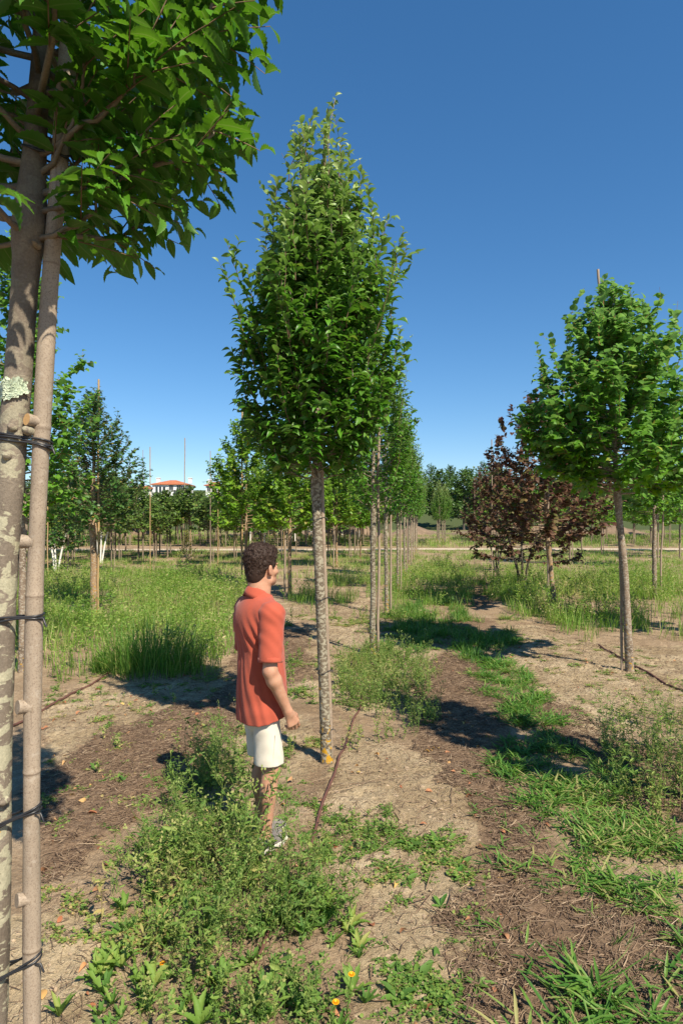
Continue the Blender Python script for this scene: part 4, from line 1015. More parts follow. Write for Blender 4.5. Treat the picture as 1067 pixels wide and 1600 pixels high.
def t_rosette(rng, n=9, L=.09, lt='lobed', lift=.7, wid=.55):
    mb = MB(); P = []; D = []
    for k in range(n): a = k * 2.4 + rng.normal(0, .2); P.append((.004 * math.cos(a), .004 * math.sin(a), .004)); D.append((math.cos(a), math.sin(a), lift * rng.uniform(.1, 1.2)))
    leafy_pts(mb, rng, P, D, L, lt, .1, wid, .15); return Tpl(mb)
def t_crab(rng, L=.22, w=.012):
    """sprawling broad-bladed grass"""
    mb = MB()
    for k in range(4):
        a = rng.random() * 6.28; ln = L * rng.uniform(.4, 1); dirv = np.array([math.cos(a), math.sin(a)])
        for j in range(5):
            q = dirv * ln * j / 5; blade(mb, (q[0], q[1], .006 + .03 * math.sin(j)) , a + rng.normal(0, .9), .085 * rng.uniform(.6, 1.5), w * rng.uniform(.6, 1.15), rng.uniform(.1, .6), rng.random(), seg=3, curl=.9, a0=rng.uniform(.75, 1.4))
    return Tpl(mb)
def scatter(mb, tpls, rng, X, Y, smin=.7, smax=1.25, tilt=.12, patch=None, zoff=-.004):
    n = len(X); which = rng.integers(0, len(tpls), n); Z = ground_z(X, Y) + zoff
    sc = rng.uniform(smin, smax, n); yaw = rng.random(n) * 6.28; tx = rng.normal(0, tilt, n); ty = rng.normal(0, tilt, n)
    tone = rng.normal(0, .14, n) + (.9 * (fbm2(X * 1.1, Y * 1.1, 91) - .5) if patch is None else patch)
    for k, tp in enumerate(tpls):
        s = np.where(which == k)[0]
        if len(s) == 0: continue
        v = tp.v[None] * sc[s][:, None, None]; c, w = np.cos(yaw[s])[:, None], np.sin(yaw[s])[:, None]
        x = v[..., 0] * c - v[..., 1] * w; y = v[..., 0] * w + v[..., 1] * c; z = v[..., 2]
        x = x + z * tx[s][:, None]; y = y + z * ty[s][:, None]
        V = np.stack([x + X[s][:, None], y + Y[s][:, None], z + Z[s][:, None]], -1).reshape(-1, 3)
        A = np.tile(tp.a, (len(s), 1, 1)); A[..., 0] = np.clip(A[..., 0] * .8 + .1 + tone[s][:, None], 0, 1); A = A.reshape(-1, 3)
        off = (np.arange(len(s)) * len(tp.v))[:, None, None]
        base_n = mb.n; mb.v.append(V.astype(np.float32)); mb.a.append(A.astype(np.float32)); mb.n += len(V)
        if tp.f4 is not None: f = (tp.f4[None] + off).reshape(-1, 4) + base_n; mb.f4.append(f); mb.m4.append(np.zeros(len(f), np.int32))
        if tp.f3 is not None: f = (tp.f3[None] + off).reshape(-1, 3) + base_n; mb.f3.append(f); mb.m3.append(np.zeros(len(f), np.int32))
def rand_in(rng, polys, dens, amp=.12, mask=None, thin=None):
    """random ground points in photo-pixel polygons (ragged edges)"""
    XY = []
    for P_ in polys:
        q = np.array(GP(P_)); lo, hi = q.min(0), q.max(0); n = int(np.prod(hi - lo) * dens)
        if n < 1: continue
        x = rng.uniform(lo[0], hi[0], n); y = rng.uniform(lo[1], hi[1], n)
        a, b = jit(x, y, amp); k = pip(a, b, q); XY.append(np.stack([x[k], y[k]], 1))
    XY = np.concatenate(XY); x, y = XY[:, 0], XY[:, 1]
    px = 533.5 + F * x / np.maximum(y, .1); k = (px > -60) & (px < 1130) & (y > 1.6)
    k &= ((x + .40) ** 2 + (y - 3.74) ** 2 > .02)
    if thin is not None: k &= rng.random(len(x)) < thin(x, y)
    return x[k], y[k]
rng = np.random.default_rng(77)
man_xy = np.array([-.462, 3.76])
clump = lambda lo, sc=2.2, sd=61: (lambda x, y: np.clip((fbm2(x * sc, y * sc, sd, 3) - lo) * 6, 0, 1))
# --- foreground weeds round the man's feet
FW = [(205, 1330), (250, 1230), (290, 1160), (370, 1185), (395, 1275), (445, 1330), (520, 1370), (570, 1440), (560, 1580), (500, 1680), (400, 1720), (300, 1680), (220, 1560), (150, 1440)]
FWd = [(275, 1310), (310, 1200), (365, 1215), (395, 1290), (430, 1340), (510, 1410), (530, 1540), (440, 1640), (330, 1600), (240, 1480), (215, 1390)]
weeds = MB()
tall = [t_forb(rng, h, 5, lf, wd, True, dn) for h, lf, wd, dn in ((.26, .034, .4, .6), (.32, .03, .35, .5), (.38, .04, .35, .45), (.42, .028, .4, .6), (.3, .045, .5, .5), (.36, .035, .3, .8), (.22, .05, .45, .6))]
dry = [t_grass(rng, 5, .3, .03, .003, .5), t_forb(rng, .3, 5, .015, .5, True, .4)]
low = [t_forb(rng, h, 3, .026, .75, True, 1.3) for h in (.09, .13, .17, .2)]
creep = [t_creep(rng) for _ in range(5)]; ros = [t_rosette(rng, 8, .07), t_rosette(rng, 6, .11), t_rosette(rng, 9, .06, 'simple', .5, .6)]
th = [t_rosette(rng, 7, .11, 'lobed', 2.0, .36), t_rosette(rng, 9, .10, 'lobed', 1.5, .4), t_rosette(rng, 6, .12, 'horn_fine', 1.6, .5)]
x, y = rand_in(rng, [FW], 130, .25, thin=clump(.43, 4)); scatter(weeds, tall + dry, rng, x, y, .45, 1.1, .25)
x, y = rand_in(rng, [FWd], 230, .2, thin=clump(.41, 4)); scatter(weeds, tall + tall + dry + dry, rng, x, y, .5, 1.3, .3)
x, y = rand_in(rng, [FW], 230, .3, thin=clump(.45, 5)); scatter(weeds, low, rng, x, y, .6, 1.2)
x, y = rand_in(rng, [[(200, 1400), (330, 1280), (520, 1400), (600, 1560), (600, 1700), (430, 1760), (150, 1640), (150, 1500)]], 80, .2); scatter(weeds, th, rng, x, y, .4, .95, patch=-.12)
x, y = rand_in(rng, [[(66, 1210), (230, 1170), (330, 1150), (360, 1330), (250, 1500), (66, 1500)]], 130, .2, thin=clump(.45, 3)); scatter(weeds, creep + low[:1], rng, x, y, .6, 1.4)
x, y = rand_in(rng, [[(60, 1180), (300, 1130), (300, 1330), (200, 1500), (120, 1610), (60, 1610)]], 12, .2); scatter(weeds, ros, rng, x, y, .4, .9)
# --- between man and tree, and the strip right of the tree
x, y = rand_in(rng, [[(440, 1180), (500, 1190), (640, 1290), (620, 1380), (480, 1340), (430, 1260)], [(370, 1140), (500, 1150), (500, 1260), (400, 1260)]], 420, .15, thin=clump(.42, 4)); scatter(weeds, creep + low[:2], rng, x, y, .5, 1.2)
x, y = rand_in(rng, [[(530, 1040), (600, 1010), (680, 1040), (680, 1130), (640, 1165), (540, 1160)], [(525, 1050), (560, 1050), (560, 1170), (525, 1180)]], 260, .2, thin=clump(.4, 3)); scatter(weeds, low + tall[:2], rng, x, y, .6, 1.2)
x, y = rand_in(rng, [[(560, 1380), (700, 1290), (780, 1480), (720, 1610), (680, 1600), (600, 1480)]], 260, .2, thin=clump(.42, 3.4)); scatter(weeds, creep + ros[2:], rng, x, y, .6, 1.3)
x, y = rand_in(rng, [[(560, 1400), (760, 1400), (760, 1650), (560, 1650)]], 30, .2); scatter(weeds, low[:2] + creep, rng, x, y, .6, 1.2)
x, y = rand_in(rng, [[(930, 1130), (1100, 1120), (1130, 1360), (1020, 1340), (960, 1240)]], 220, .15, thin=clump(.38, 3)); scatter(weeds, low + tall[:3], rng, x, y, .6, 1.25)
x, y = rand_in(rng, [[(400, 960), (620, 960), (700, 1040), (560, 1110), (420, 1080)]], 110, .3, thin=clump(.5, 1.8)); scatter(weeds, low + creep, rng, x, y, .8, 1.5)
x, y = rand_in(rng, [[(780, 985), (985, 1010), (1110, 1090), (940, 1150), (850, 1100)]], 16, .3); scatter(weeds, creep, rng, x, y, .6, 1.2)
x, y = rand_in(rng, [[(60, 1050), (370, 1040), (360, 1140), (60, 1200)]], 24, .3); scatter(weeds, creep + low[:1], rng, x, y, .6, 1.3)
x, y = rand_in(rng, [[(395, 1295), (450, 1300), (470, 1345), (400, 1370)]], 240, .1); scatter(weeds, tall[:2] + low, rng, x, y, .5, .9, .25)
x, y = rand_in(rng, [[(345, 1330), (425, 1330), (440, 1400), (340, 1420)]], 70, .1); scatter(weeds, tall[2:4] + tall[5:6] + dry[:1], rng, x, y, 1.0, 1.45, .12)
tag(weeds.build('weeds', M['weed']), kind='stuff')

# --- broad-bladed grass strip
gr = MB()
crab = [t_crab(rng) for _ in range(6)]; tuft = [t_grass(rng, 12, .16, .05, .0055, 1.0) for _ in range(5)]
STR = [(752, 1032), (800, 1030), (835, 1068), (865, 1130), (960, 1190), (1015, 1270), (1080, 1330), (1100, 1430), (1000, 1450), (900, 1400), (850, 1330), (800, 1240), (770, 1180), (790, 1130), (755, 1075)]
x, y = rand_in(rng, [STR], 250, .25, thin=clump(.38, 4)); scatter(gr, crab, rng, x, y, .6, 1.2, .3)
x, y = rand_in(rng, [STR], 26, .2, thin=clump(.42, 3.5)); scatter(gr, tuft, rng, x, y, .4, .9, .5)
BR = [(960, 1480), (1120, 1440), (1300, 1900), (850, 1900), (840, 1610), (900, 1540)]
x, y = rand_in(rng, [BR], 210, .25, thin=clump(.38, 4)); scatter(gr, crab, rng, x, y, .8, 1.5, .3)
x, y = rand_in(rng, [BR], 30, .2, thin=clump(.33, 3.5)); scatter(gr, tuft, rng, x, y, .7, 1.3, .7)
x, y = rand_in(rng, [[(740, 1230), (900, 1350), (960, 1470), (880, 1560), (780, 1500)]], 22, .25); scatter(gr, crab, rng, x, y, .5, 1.0, .2)
x, y = rand_in(rng, [[(700, 1000), (800, 960), (800, 1030), (720, 1040)], [(600, 960), (700, 930), (760, 985), (640, 1020)]], 170, .3, thin=clump(.36, 2)); scatter(gr, tuft + crab, rng, x, y, .8, 1.5)
tag(gr.build('grass', M['grass']), kind='stuff')

# --- meadow: tall thin grass and forbs
me_ = MB()
mt = [t_grass(rng, 11, .3, .10, .008, .8, 3) for _ in range(6)]; mf = [t_forb(rng, h, 4, .04, .7, True, .6) for h in (.35, .42, .5)]
mtf = [t_grass(rng, 9, .33, .22, .016, .8, 3) for _ in range(5)]
bare_rows = lambda x, y: (np.abs((x - row_x(y)) / 3.3 - np.round((x - row_x(y)) / 3.3)) > .09)
dm = lambda x, y: np.clip((fbm2(x * .8, y * .8, 61, 3) - .38) * 6, 0.10, 1) * (y < 39)
x, y = rand_in(rng, [[(-200, 900), (352, 900), (400, 940), (395, 975), (352, 990), (350, 1035), (300, 1062), (230, 1060), (150, 1055), (60, 1062), (-200, 1080)]], 75, .4, thin=dm); scatter(me_, mt + mf, rng, x, y, .7, 1.35)
x, y = rand_in(rng, [[(752, 905), (1300, 905), (1300, 1000), (1067, 1002), (905, 1000), (820, 968), (765, 935)]], 75, .4, thin=dm); scatter(me_, mt + mf, rng, x, y, .7, 1.35)
x, y = rand_in(rng, [[(600, 945), (620, 900), (700, 880), (760, 905), (720, 950), (650, 975)], [(440, 940), (520, 905), (600, 905), (580, 935), (500, 960)]], 60, .4, thin=dm); scatter(me_, mt + mf, rng, x, y, .6, 1.2)
x, y = rand_in(rng, [[(-300, 861), (1500, 861), (1500, 908), (-300, 908)]], 17, .4, thin=dm); scatter(me_, mtf, rng, x, y, .4, .85)
def under(x, y): return (y > 42.5) * np.clip((fbm2(x * .25, y * .25, 15, 3) - .38) * 5, 0, 1)
X_ = rng.uniform(-60, 60, 26000); Y_ = rng.uniform(42.5, 100, 26000); k = (rng.random(26000) < under(X_, Y_)) & (np.abs(X_ / Y_) < .6); scatter(me_, mtf, rng, X_[k], Y_[k], .8, 1.6)
tag(me_.build('meadow_grass', M['meadow']), kind='stuff')

# --- the big grass clump left of the man
def grass_clump(px, py, n, h, r, label, sx=1.0, w=.011):
    cx_, cy_ = G(px, py); mb = MB(); rg_ = np.random.default_rng(px)
    for _ in range(n):
        q = r * math.sqrt(rg_.random()); a = rg_.random() * 6.28; bx, by = q * math.cos(a) * sx, q * math.sin(a)
        az = a + rg_.normal(0, .7); blade(mb, (bx, by, gz(cx_ + bx, cy_ + by) - gz(cx_, cy_)), az, h * rg_.uniform(.45, 1.12) * (1 - .3 * q / r), w * rg_.uniform(.7, 1.3), rg_.uniform(.1, 1.5), rg_.beta(2.2, 1.7), seg=6)
    o = mb.build('grass_clump', M['grass']); o.location = (cx_, cy_, gz(cx_, cy_) - .01)
    return tag(o, label, 'grass clump')
grass_clump(240, 1050, 560, .86, .46, 'tall dark green grass clump at the edge of the left meadow, casting shade', 1.35)
grass_clump(163, 1050, 160, .35, .14, 'small bright grass tuft just left of the tall dark clump')
grass_clump(592, 1018, 260, .3, .2, 'grass tuft beside the second hornbeam trunk')

# --- dry straw, sticks, stones, dead leaves
stw = MB()
def sticks(n, polys, L, r, amp=.2):
    x, y = rand_in(rng, polys, n, amp); k = len(x); z = ground_z(x, y)
    ln = L * rng.lognormal(-.2, .5, k); az = rng.normal(.9, 1.1, k); pit = rng.normal(.05, .12, k)
    d = np.stack([np.cos(az) * np.cos(pit), np.sin(az) * np.cos(pit), np.sin(pit)], 1); sd_ = nrm(np.cross(d, [0, 0, 1.0])); up = np.cross(sd_, d)
    c = np.stack([x, y, z + .006 + .012 * rng.random(k)], 1); bend = rng.normal(0, .06, k)
    P_ = []
    for t in (-.5, 0, .5):
        m_ = c + d * (t * ln)[:, None] + sd_ * (bend * ln * (1 - abs(t) * 2))[:, None]
        rr = r * rng.uniform(.5, 1.4, k) * (1 if t <= 0 else .6)
        for a in (0, 2.09, 4.19): P_.append(m_ + sd_ * (rr * math.cos(a))[:, None] + up * (rr * math.sin(a))[:, None])
    V = np.stack(P_, 1).reshape(-1, 3); f = []
    for s_ in range(2):
        for q in range(3): a = s_ * 3 + q; b = s_ * 3 + (q + 1) % 3; f.append((a, b, b + 3, a + 3))
    f = (np.array(f)[None] + (np.arange(k) * 9)[:, None, None]).reshape(-1, 4)
    A = np.zeros((k * 9, 3)); A[:, 0] = np.repeat(np.clip(rng.beta(1.6, 2.2, k), 0, 1), 9); stw.add(V, f, A)
MU = BARE['mulch']
sticks(4200, [MU[0]], .08, .0021, .3); sticks(4200, [MU[1]], .09, .0021, .3); sticks(1500, [MU[2], MU[3]], .09, .0022, .3)
sticks(700, BARE['sand'], .05, .0015, .3); sticks(26, [MU[0], BARE['sand'][0]], .22, .0032)
sticks(700, [[(60, 1170), (520, 1150), (560, 1600), (60, 1620)]], .05, .0012, .2)
tag(stw.build('straw', M['straw']), kind='stuff')
lf_ = MB()
def dead(n, polys, size=.04):
    x, y = rand_in(rng, polys, n, .3); k = len(x); z = ground_z(x, y) + .012; az = rng.random(k) * 6.28
    put_leaves(lf_, LT['horn'], np.stack([x, y, z], 1), np.stack([np.cos(az), np.sin(az), rng.normal(.1, .3, k)], 1), np.array([0, 0, 1.0]) + rng.normal(0, .7, (k, 3)), size * rng.uniform(.6, 1.5, k), rng.random(k), rng.random(k) * .5, wid=rng.uniform(.8, 1.6, k), fold=rng.uniform(.5, 3, k))
dead(16, [[(60, 1090), (360, 1050), (360, 1240), (240, 1500), (60, 1600)]], .036); dead(9, [[(360, 1250), (760, 1150), (900, 1600), (300, 1700)], MU[0]], .035); dead(5, [BARE['sand'][3]], .03)
tag(lf_.build('leaf_litter', M['litter']), kind='stuff')
pb = MB(); ico = np.array([(0, 0, 1), (.89, 0, .45), (.28, .85, .45), (-.72, .53, .45), (-.72, -.53, .45), (.28, -.85, .45), (.72, .53, -.45), (-.28, .85, -.45), (-.89, 0, -.45), (-.28, -.85, -.45), (.72, -.53, -.45), (0, 0, -1)], float)
icf = np.array([(0, 1, 2), (0, 2, 3), (0, 3, 4), (0, 4, 5), (0, 5, 1), (1, 6, 2), (2, 7, 3), (3, 8, 4), (4, 9, 5), (5, 10, 1), (6, 7, 2), (7, 8, 3), (8, 9, 4), (9, 10, 5), (10, 6, 1), (11, 7, 6), (11, 8, 7), (11, 9, 8), (11, 10, 9), (11, 6, 10)])
x, y = rand_in(rng, BARE['sand'] + [MU[0], MU[1], MU[2]], 650, .3); k = len(x); s_ = np.minimum(.0033 * rng.lognormal(0, .65, k), .008)
V = ico[None] * (s_[:, None, None] * rng.uniform(.6, 1.2, (k, 12, 1)) * np.array([1.2, 1.0, .7])) + np.stack([x, y, ground_z(x, y) + s_ * .2], 1)[:, None, :]
pb.add(V.reshape(-1, 3), (icf[None] + (np.arange(k) * 12)[:, None, None]).reshape(-1, 3), (0.6, 0, .5))
M['clod'] = plain('clod', (0.34, 0.255, 0.17), .95, .35, scale=5)
x, y = rand_in(rng, BARE['sand'] + [MU[1], MU[2]], 26, .3); k = len(x); s_ = rng.uniform(.008, .02, k)
V = ico[None] * (s_[:, None, None] * rng.uniform(.55, 1.2, (k, 12, 1)) * np.array([1.2, 1.0, .6])) + np.stack([x, y, ground_z(x, y) + s_ * .1], 1)[:, None, :]
pb.add(V.reshape(-1, 3), (icf[None] + (np.arange(k) * 12)[:, None, None]).reshape(-1, 3), (0.6, 0, .5))
tag(pb.build('soil_crumbs', M['clod'], smooth=False), kind='stuff')

# --- single plants that stand out
def single(name, tpl, px, py, label, cat, m='weed', s=1.0):
    x_, y_ = G(px, py); mb = MB(); mb.add(tpl.v * s, tpl.f4, tpl.a); 
    o = mb.build(name, M[m]); o.location = (x_, y_, gz(x_, y_)); return tag(o, label, cat)
single('weed_plant', t_rosette(rng, 11, .075, 'simple', .6, .5), 733, 1212, 'bright green rosette weed alone on the straw right of the sandy strip', 'weed', 'grass')
single('weed_plant', t_rosette(rng, 8, .075, 'simple', .5, .5), 716, 1368, 'small rosette weed on sand near the centre right', 'weed', 'grass', .85)
single('weed_plant', t_rosette(rng, 8, .07, 'simple', .7, .5), 688, 1418, 'green rosette weed on sand, below and left of the other small one', 'weed', 'grass', .85)
single('weed_plant', t_rosette(rng, 9, .085, 'simple', 1.8, .3), 93, 1588, 'grey-green broad-leaved weed at the bottom left beside the near stake', 'weed')
single('weed_plant', t_rosette(rng, 12, .07, 'simple', .8, .4), 742, 1540, 'broad-leaved weed at the bottom, where sand meets straw', 'weed', 'grass')
def flower(px, py, top, label, L=.25):
    x_, y_ = G(px, py); e = empty('wildflower', (x_, y_, gz(x_, y_)), 0, label, 'flower'); b = MB()
    st = bez(np.zeros(3), np.array([.01, .01, L * .6]), np.array([.02, -.01, L]), 8); tube(b, st, .0022, 5, a=(.4, .3, .4)); b.build('stem', M['weed'], e)
    q = MB(); n = 16
    for lay in range(2):
        a = np.arange(n) * 2 * math.pi / n + lay * .2; put_leaves(q, LT['simple'], np.tile(st[-1], (n, 1)), np.stack([np.cos(a), np.sin(a) - .3, .35 + lay * .7 + 0 * a], 1), np.tile([0, 0, 1.0], (n, 1)), np.full(n, .015 - .004 * lay), rng.random(n), np.zeros(n), wid=np.full(n, .8))
    q.build('flower_head', M['petal'], e); return e
flower(541, 1590, 0, 'yellow dandelion-like flower right of bottom centre', .17)
flower(516, 1640, 0, 'lower, more orange flower left of the yellow one at bottom centre', .17)
flower(248, 1520, 0, 'single small yellow flower in the weeds at lower left', .05)

# --- drip hoses
def hose(pts, label, r=.009):
    q = np.array([G(*p_) for p_ in pts]); s_ = np.concatenate([[0], np.cumsum(np.linalg.norm(np.diff(q, axis=0), axis=1))]); u = np.linspace(0, s_[-1], 90)
    x = np.interp(u, s_, q[:, 0]) + .008 * np.sin(u * 5); y = np.interp(u, s_, q[:, 1]); z = ground_z(x, y) + r * .8 + .01 * (vn2(u * 3, u * 0, 5))
    o0 = np.array([x[0], y[0], z[0]]); b = MB(); tube(b, np.stack([x, y, z], 1) - o0, r, 10); o = b.build('hose', M['hose']); o.location = o0; return tag(o, label, 'hose', None)
hose([(530, 1186), (514, 1230), (497, 1290), (478, 1340), (452, 1400), (420, 1470), (385, 1550), (352, 1610), (300, 1750)], 'brown drip hose running from the central trunk towards the bottom of the photo', .0105)
hose([(20, 1135), (66, 1110), (105, 1090), (140, 1073), (175, 1050)], 'brown drip hose crossing bare soil at the left, behind the near stake', .012)
hose([(935, 1010), (985, 1040), (1020, 1058), (1090, 1092), (1180, 1140)], 'dark drip hose running right from the foot of the big right lime', .013)
hose([(530, 1186), (560, 1110), (572, 1060), (581, 1032)], 'drip hose between the central hornbeam and the second hornbeam', .01)
# ------------------------------------------------------------------ the man
class Field:
    def __init__(s, lo, hi, h):
        s.lo = np.array(lo, float); s.h = h; s.n = np.ceil((np.array(hi) - s.lo) / h).astype(int) + 1
        s.D = np.full(s.n, 0.2, np.float32)
    def _sub(s, lo, hi):
        a = np.clip(np.floor((np.array(lo) - s.lo) / s.h).astype(int), 0, s.n - 1); b = np.clip(np.ceil((np.array(hi) - s.lo) / s.h).astype(int) + 1, 1, s.n)
        sl_ = tuple(slice(a[k], b[k]) for k in range(3))
        g = np.stack(np.meshgrid(*[s.lo[k] + np.arange(a[k], b[k]) * s.h for k in range(3)], indexing='ij'), -1)
        return sl_, g
    def put(s, fn, lo, hi, k=.02, sub=False):
        lo = np.array(lo) - k - 4 * s.h; hi = np.array(hi) + k + 4 * s.h
        sl_, g = s._sub(lo, hi)
        if g.size == 0: return
        d = fn(g).astype(np.float32); D = s.D[sl_]
        if sub: d = -d; hh = np.maximum(k - np.abs(D - d), 0) / k if k > 0 else 0; s.D[sl_] = np.maximum(D, d) + hh * hh * k * .25
        else: hh = np.maximum(k - np.abs(D - d), 0) / k; s.D[sl_] = np.minimum(D, d) - hh * hh * k * .25
    def cone(s, a, b, ra, rb, k=.02, sub=False, sq=None):
        a = np.array(a, float); b = np.array(b, float); ab = b - a; L2 = ab.dot(ab); R_ = max(ra, rb)
        def fn(p):
            q = p - a; t = np.clip((q @ ab) / L2, 0, 1); return np.linalg.norm(q - t[..., None] * ab, axis=-1) - (ra + (rb - ra) * t)
        s.put(fn, np.minimum(a, b) - R_, np.maximum(a, b) + R_, k, sub)
    def ell(s, c, r, k=.02, sub=False, rot=None):
        c = np.array(c, float); r = np.array(r, float); m = max(r)
        def fn(p):
            q = p - c
            if rot is not None: q = q @ rot
            k0 = np.linalg.norm(q / r, axis=-1); k1 = np.linalg.norm(q / (r * r), axis=-1); return k0 * (k0 - 1) / np.maximum(k1, 1e-6)
        s.put(fn, c - m, c + m, k, sub)
    def mesh(s, mb, m=0, a=(0, 0, 0)):
        D = s.D; lo, h = s.lo, s.h; S = D < 0
        c = np.zeros(tuple(np.array(D.shape) - 1), np.int8)
        for i in (0, 1):
            for j in (0, 1):
                for k in (0, 1): c += S[i:i + c.shape[0], j:j + c.shape[1], k:k + c.shape[2]]
        act = (c > 0) & (c < 8); idx = np.full(c.shape, -1, np.int64); ii = np.argwhere(act); idx[act] = np.arange(len(ii))
        acc = np.zeros((len(ii), 3)); cnt = np.zeros(len(ii))
        corners = [(i, j, k) for i in (0, 1) for j in (0, 1) for k in (0, 1)]
        for A in corners:
            for ax_ in range(3):
                if A[ax_] == 0:
                    B = list(A); B[ax_] = 1
                    da = D[ii[:, 0] + A[0], ii[:, 1] + A[1], ii[:, 2] + A[2]]; db = D[ii[:, 0] + B[0], ii[:, 1] + B[1], ii[:, 2] + B[2]]
                    cr = (da < 0) != (db < 0); t = np.where(cr, da / np.where(cr, da - db, 1), 0)
                    P_ = np.tile(np.array(A, float), (len(ii), 1)); P_[:, ax_] += t; acc[cr] += P_[cr]; cnt[cr] += 1
        V = lo + (ii + acc / np.maximum(cnt, 1)[:, None]) * h; Fs = []
        for ax_ in range(3):
            sl0 = [slice(1, -1)] * 3; sl1 = [slice(1, -1)] * 3; sl0[ax_] = slice(0, -1); sl1[ax_] = slice(1, None)
            a0 = S[tuple(sl0)]; a1 = S[tuple(sl1)]; e = np.argwhere(a0 != a1); off = np.ones(3, int); off[ax_] = 0; e = e + off
            ina = S[e[:, 0], e[:, 1], e[:, 2]]
            u, w = [(1, 2), (2, 0), (0, 1)][ax_]; q = []
            for (du, dw) in ((-1, -1), (0, -1), (0, 0), (-1, 0)):
                x = e.copy(); x[:, u] += du; x[:, w] += dw; x = np.minimum(x, np.array(c.shape) - 1); q.append(idx[x[:, 0], x[:, 1], x[:, 2]])
            q = np.stack(q, 1); q[~ina] = q[~ina][:, ::-1]; Fs.append(q[(q >= 0).all(1)])
        mb.add(V, np.concatenate(Fs), a, m)
def skin_mat():
    m, N, L = mat('skin'); v = mapped(N, L); n = noise(N, L, v, 22, 4, .6); n2 = noise(N, L, v, 240, 3)
    r = ramp(N, [(.3, (0.40, 0.20, 0.125)), (.7, (0.50, 0.275, 0.175))]); L.new(n, r.inputs[0])
    p = finish(N, L, r.outputs[0], .5, n2, .08, .001, .4); p.inputs['Subsurface Weight'].default_value = .12; p.inputs['Subsurface Radius'].default_value = (.012, .005, .003); p.inputs['Subsurface Scale'].default_value = 1.0; return m
def cloth_mat(name, col, var=.08, weave=900):
    m, N, L = mat(name); v = mapped(N, L); n = noise(N, L, v, 14, 4, .6); n2 = noise(N, L, v, weave, 2)
    r = ramp(N, [(.3, tuple(c * (1 - var) for c in col)), (.7, tuple(min(1, c * (1 + var)) for c in col))]); L.new(n, r.inputs[0])
    mm = N.new('ShaderNodeMath'); mm.operation = 'MULTIPLY_ADD'; L.new(n2, mm.inputs[0]); mm.inputs[1].default_value = .25; L.new(n, mm.inputs[2])
    p = finish(N, L, r.outputs[0], .9, mm.outputs[0], .35, .004, .15); p.inputs['Sheen Weight'].default_value = .15; return m
M['skin'] = skin_mat(); M['shirt'] = cloth_mat('polo cloth', (0.39, 0.08, 0.046)); M['short'] = cloth_mat('shorts cloth', (0.62, 0.56, 0.46), .04)
M['hair'] = plain('hair', (0.035, 0.02, 0.014), .65, .4, scale=120, spec=.25, bstr=.4)
M['shoe'] = cloth_mat('shoe canvas', (0.17, 0.15, 0.14), .15); M['sole'] = plain('shoe sole', (0.55, 0.51, 0.42), .7, .06)

PHI = R(57)
man = empty('person', (-.47, 3.76, gz(-.47, 3.76)), -PHI, 'man in a rust red polo shirt and cream shorts, back turned, looking at the tree', 'person')
hy = R(13)                                   # head turned to his left
ch, sh_ = math.cos(hy), math.sin(hy); HC = np.array([0, .005, 1.6])
def hd(p):                                   # head-space to body-space
    x, y, z = p; return np.array([x * ch - y * sh_, x * sh_ + y * ch, z]) + np.array([HC[0], HC[1], 0])
HR = np.array([[ch, -sh_, 0], [sh_, ch, 0], [0, 0, 1]])      # q @ HR gives head-space
B = Field((-.36, -.3, -.02), (.36, .34, 1.82), .0048)
# torso core (under the clothes)
B.ell((0, -.015, 1.28), (.165, .095, .20), .05); B.ell((0, .0, 1.02), (.12, .085, .2), .05); B.ell((0, -.01, .86), (.115, .085, .12), .05)
B.cone((-.15, -.015, 1.385), (.15, -.015, 1.385), .05, .05, .04)
# neck and head
B.cone((0, -.018, 1.42), hd((0, .0, 1.57)), .066, .056, .03)
B.cone((0, -.035, 1.42), hd((0, -.045, 1.60)), .05, .048, .03)
B.ell(hd((0, -.012, 1.668)), (.074, .094, .098), .01, rot=HR)
B.ell(hd((0, .022, 1.615)), (.062, .072, .078), .02, rot=HR)
B.ell(hd((0, .05, 1.575)), (.042, .045, .036), .02, rot=HR)
B.cone(hd((-.045, .02, 1.565)), hd((0, .078, 1.557)), .018, .018, .02); B.cone(hd((.045, .02, 1.565)), hd((0, .078, 1.557)), .018, .018, .02)
B.cone(hd((0, .083, 1.648)), hd((0, .106, 1.613)), .009, .0125, .012)           # nose
for s_ in (-1, 1):
    B.ell(hd((s_ * .011, .098, 1.609)), (.008, .009, .007), .006)
    B.ell(hd((s_ * .03, .092, 1.645)), (.017, .012, .011), .008, sub=True)       # eye sockets
    B.ell(hd((s_ * .03, .08, 1.645)), (.013, .011, .010), .004)                 # eyeballs / lids
    B.ell(hd((s_ * .03, .083, 1.664)), (.022, .009, .006), .008)                # brow
    B.ell(hd((s_ * .047, .055, 1.618)), (.02, .024, .018), .02)                 # cheek
    # ear: rim, lobe, hollow
    er = np.array([[math.cos(s_ * .35), math.sin(s_ * .35), 0], [-math.sin(s_ * .35), math.cos(s_ * .35), 0], [0, 0, 1]]).T
    B.ell(hd((s_ * .081, -.002, 1.632)), (.009, .019, .031), .006, rot=HR @ er)
    B.ell(hd((s_ * .092, .001, 1.636)), (.006, .010, .018), .004, sub=True, rot=HR @ er)
    B.ell(hd((s_ * .078, .006, 1.606)), (.006, .009, .011), .006)
B.ell(hd((0, .094, 1.587)), (.021, .010, .0052), .005); B.ell(hd((0, .092, 1.577)), (.018, .010, .006), .005)
B.ell(hd((0, .101, 1.5822)), (.017, .004, .0018), .002, sub=True)
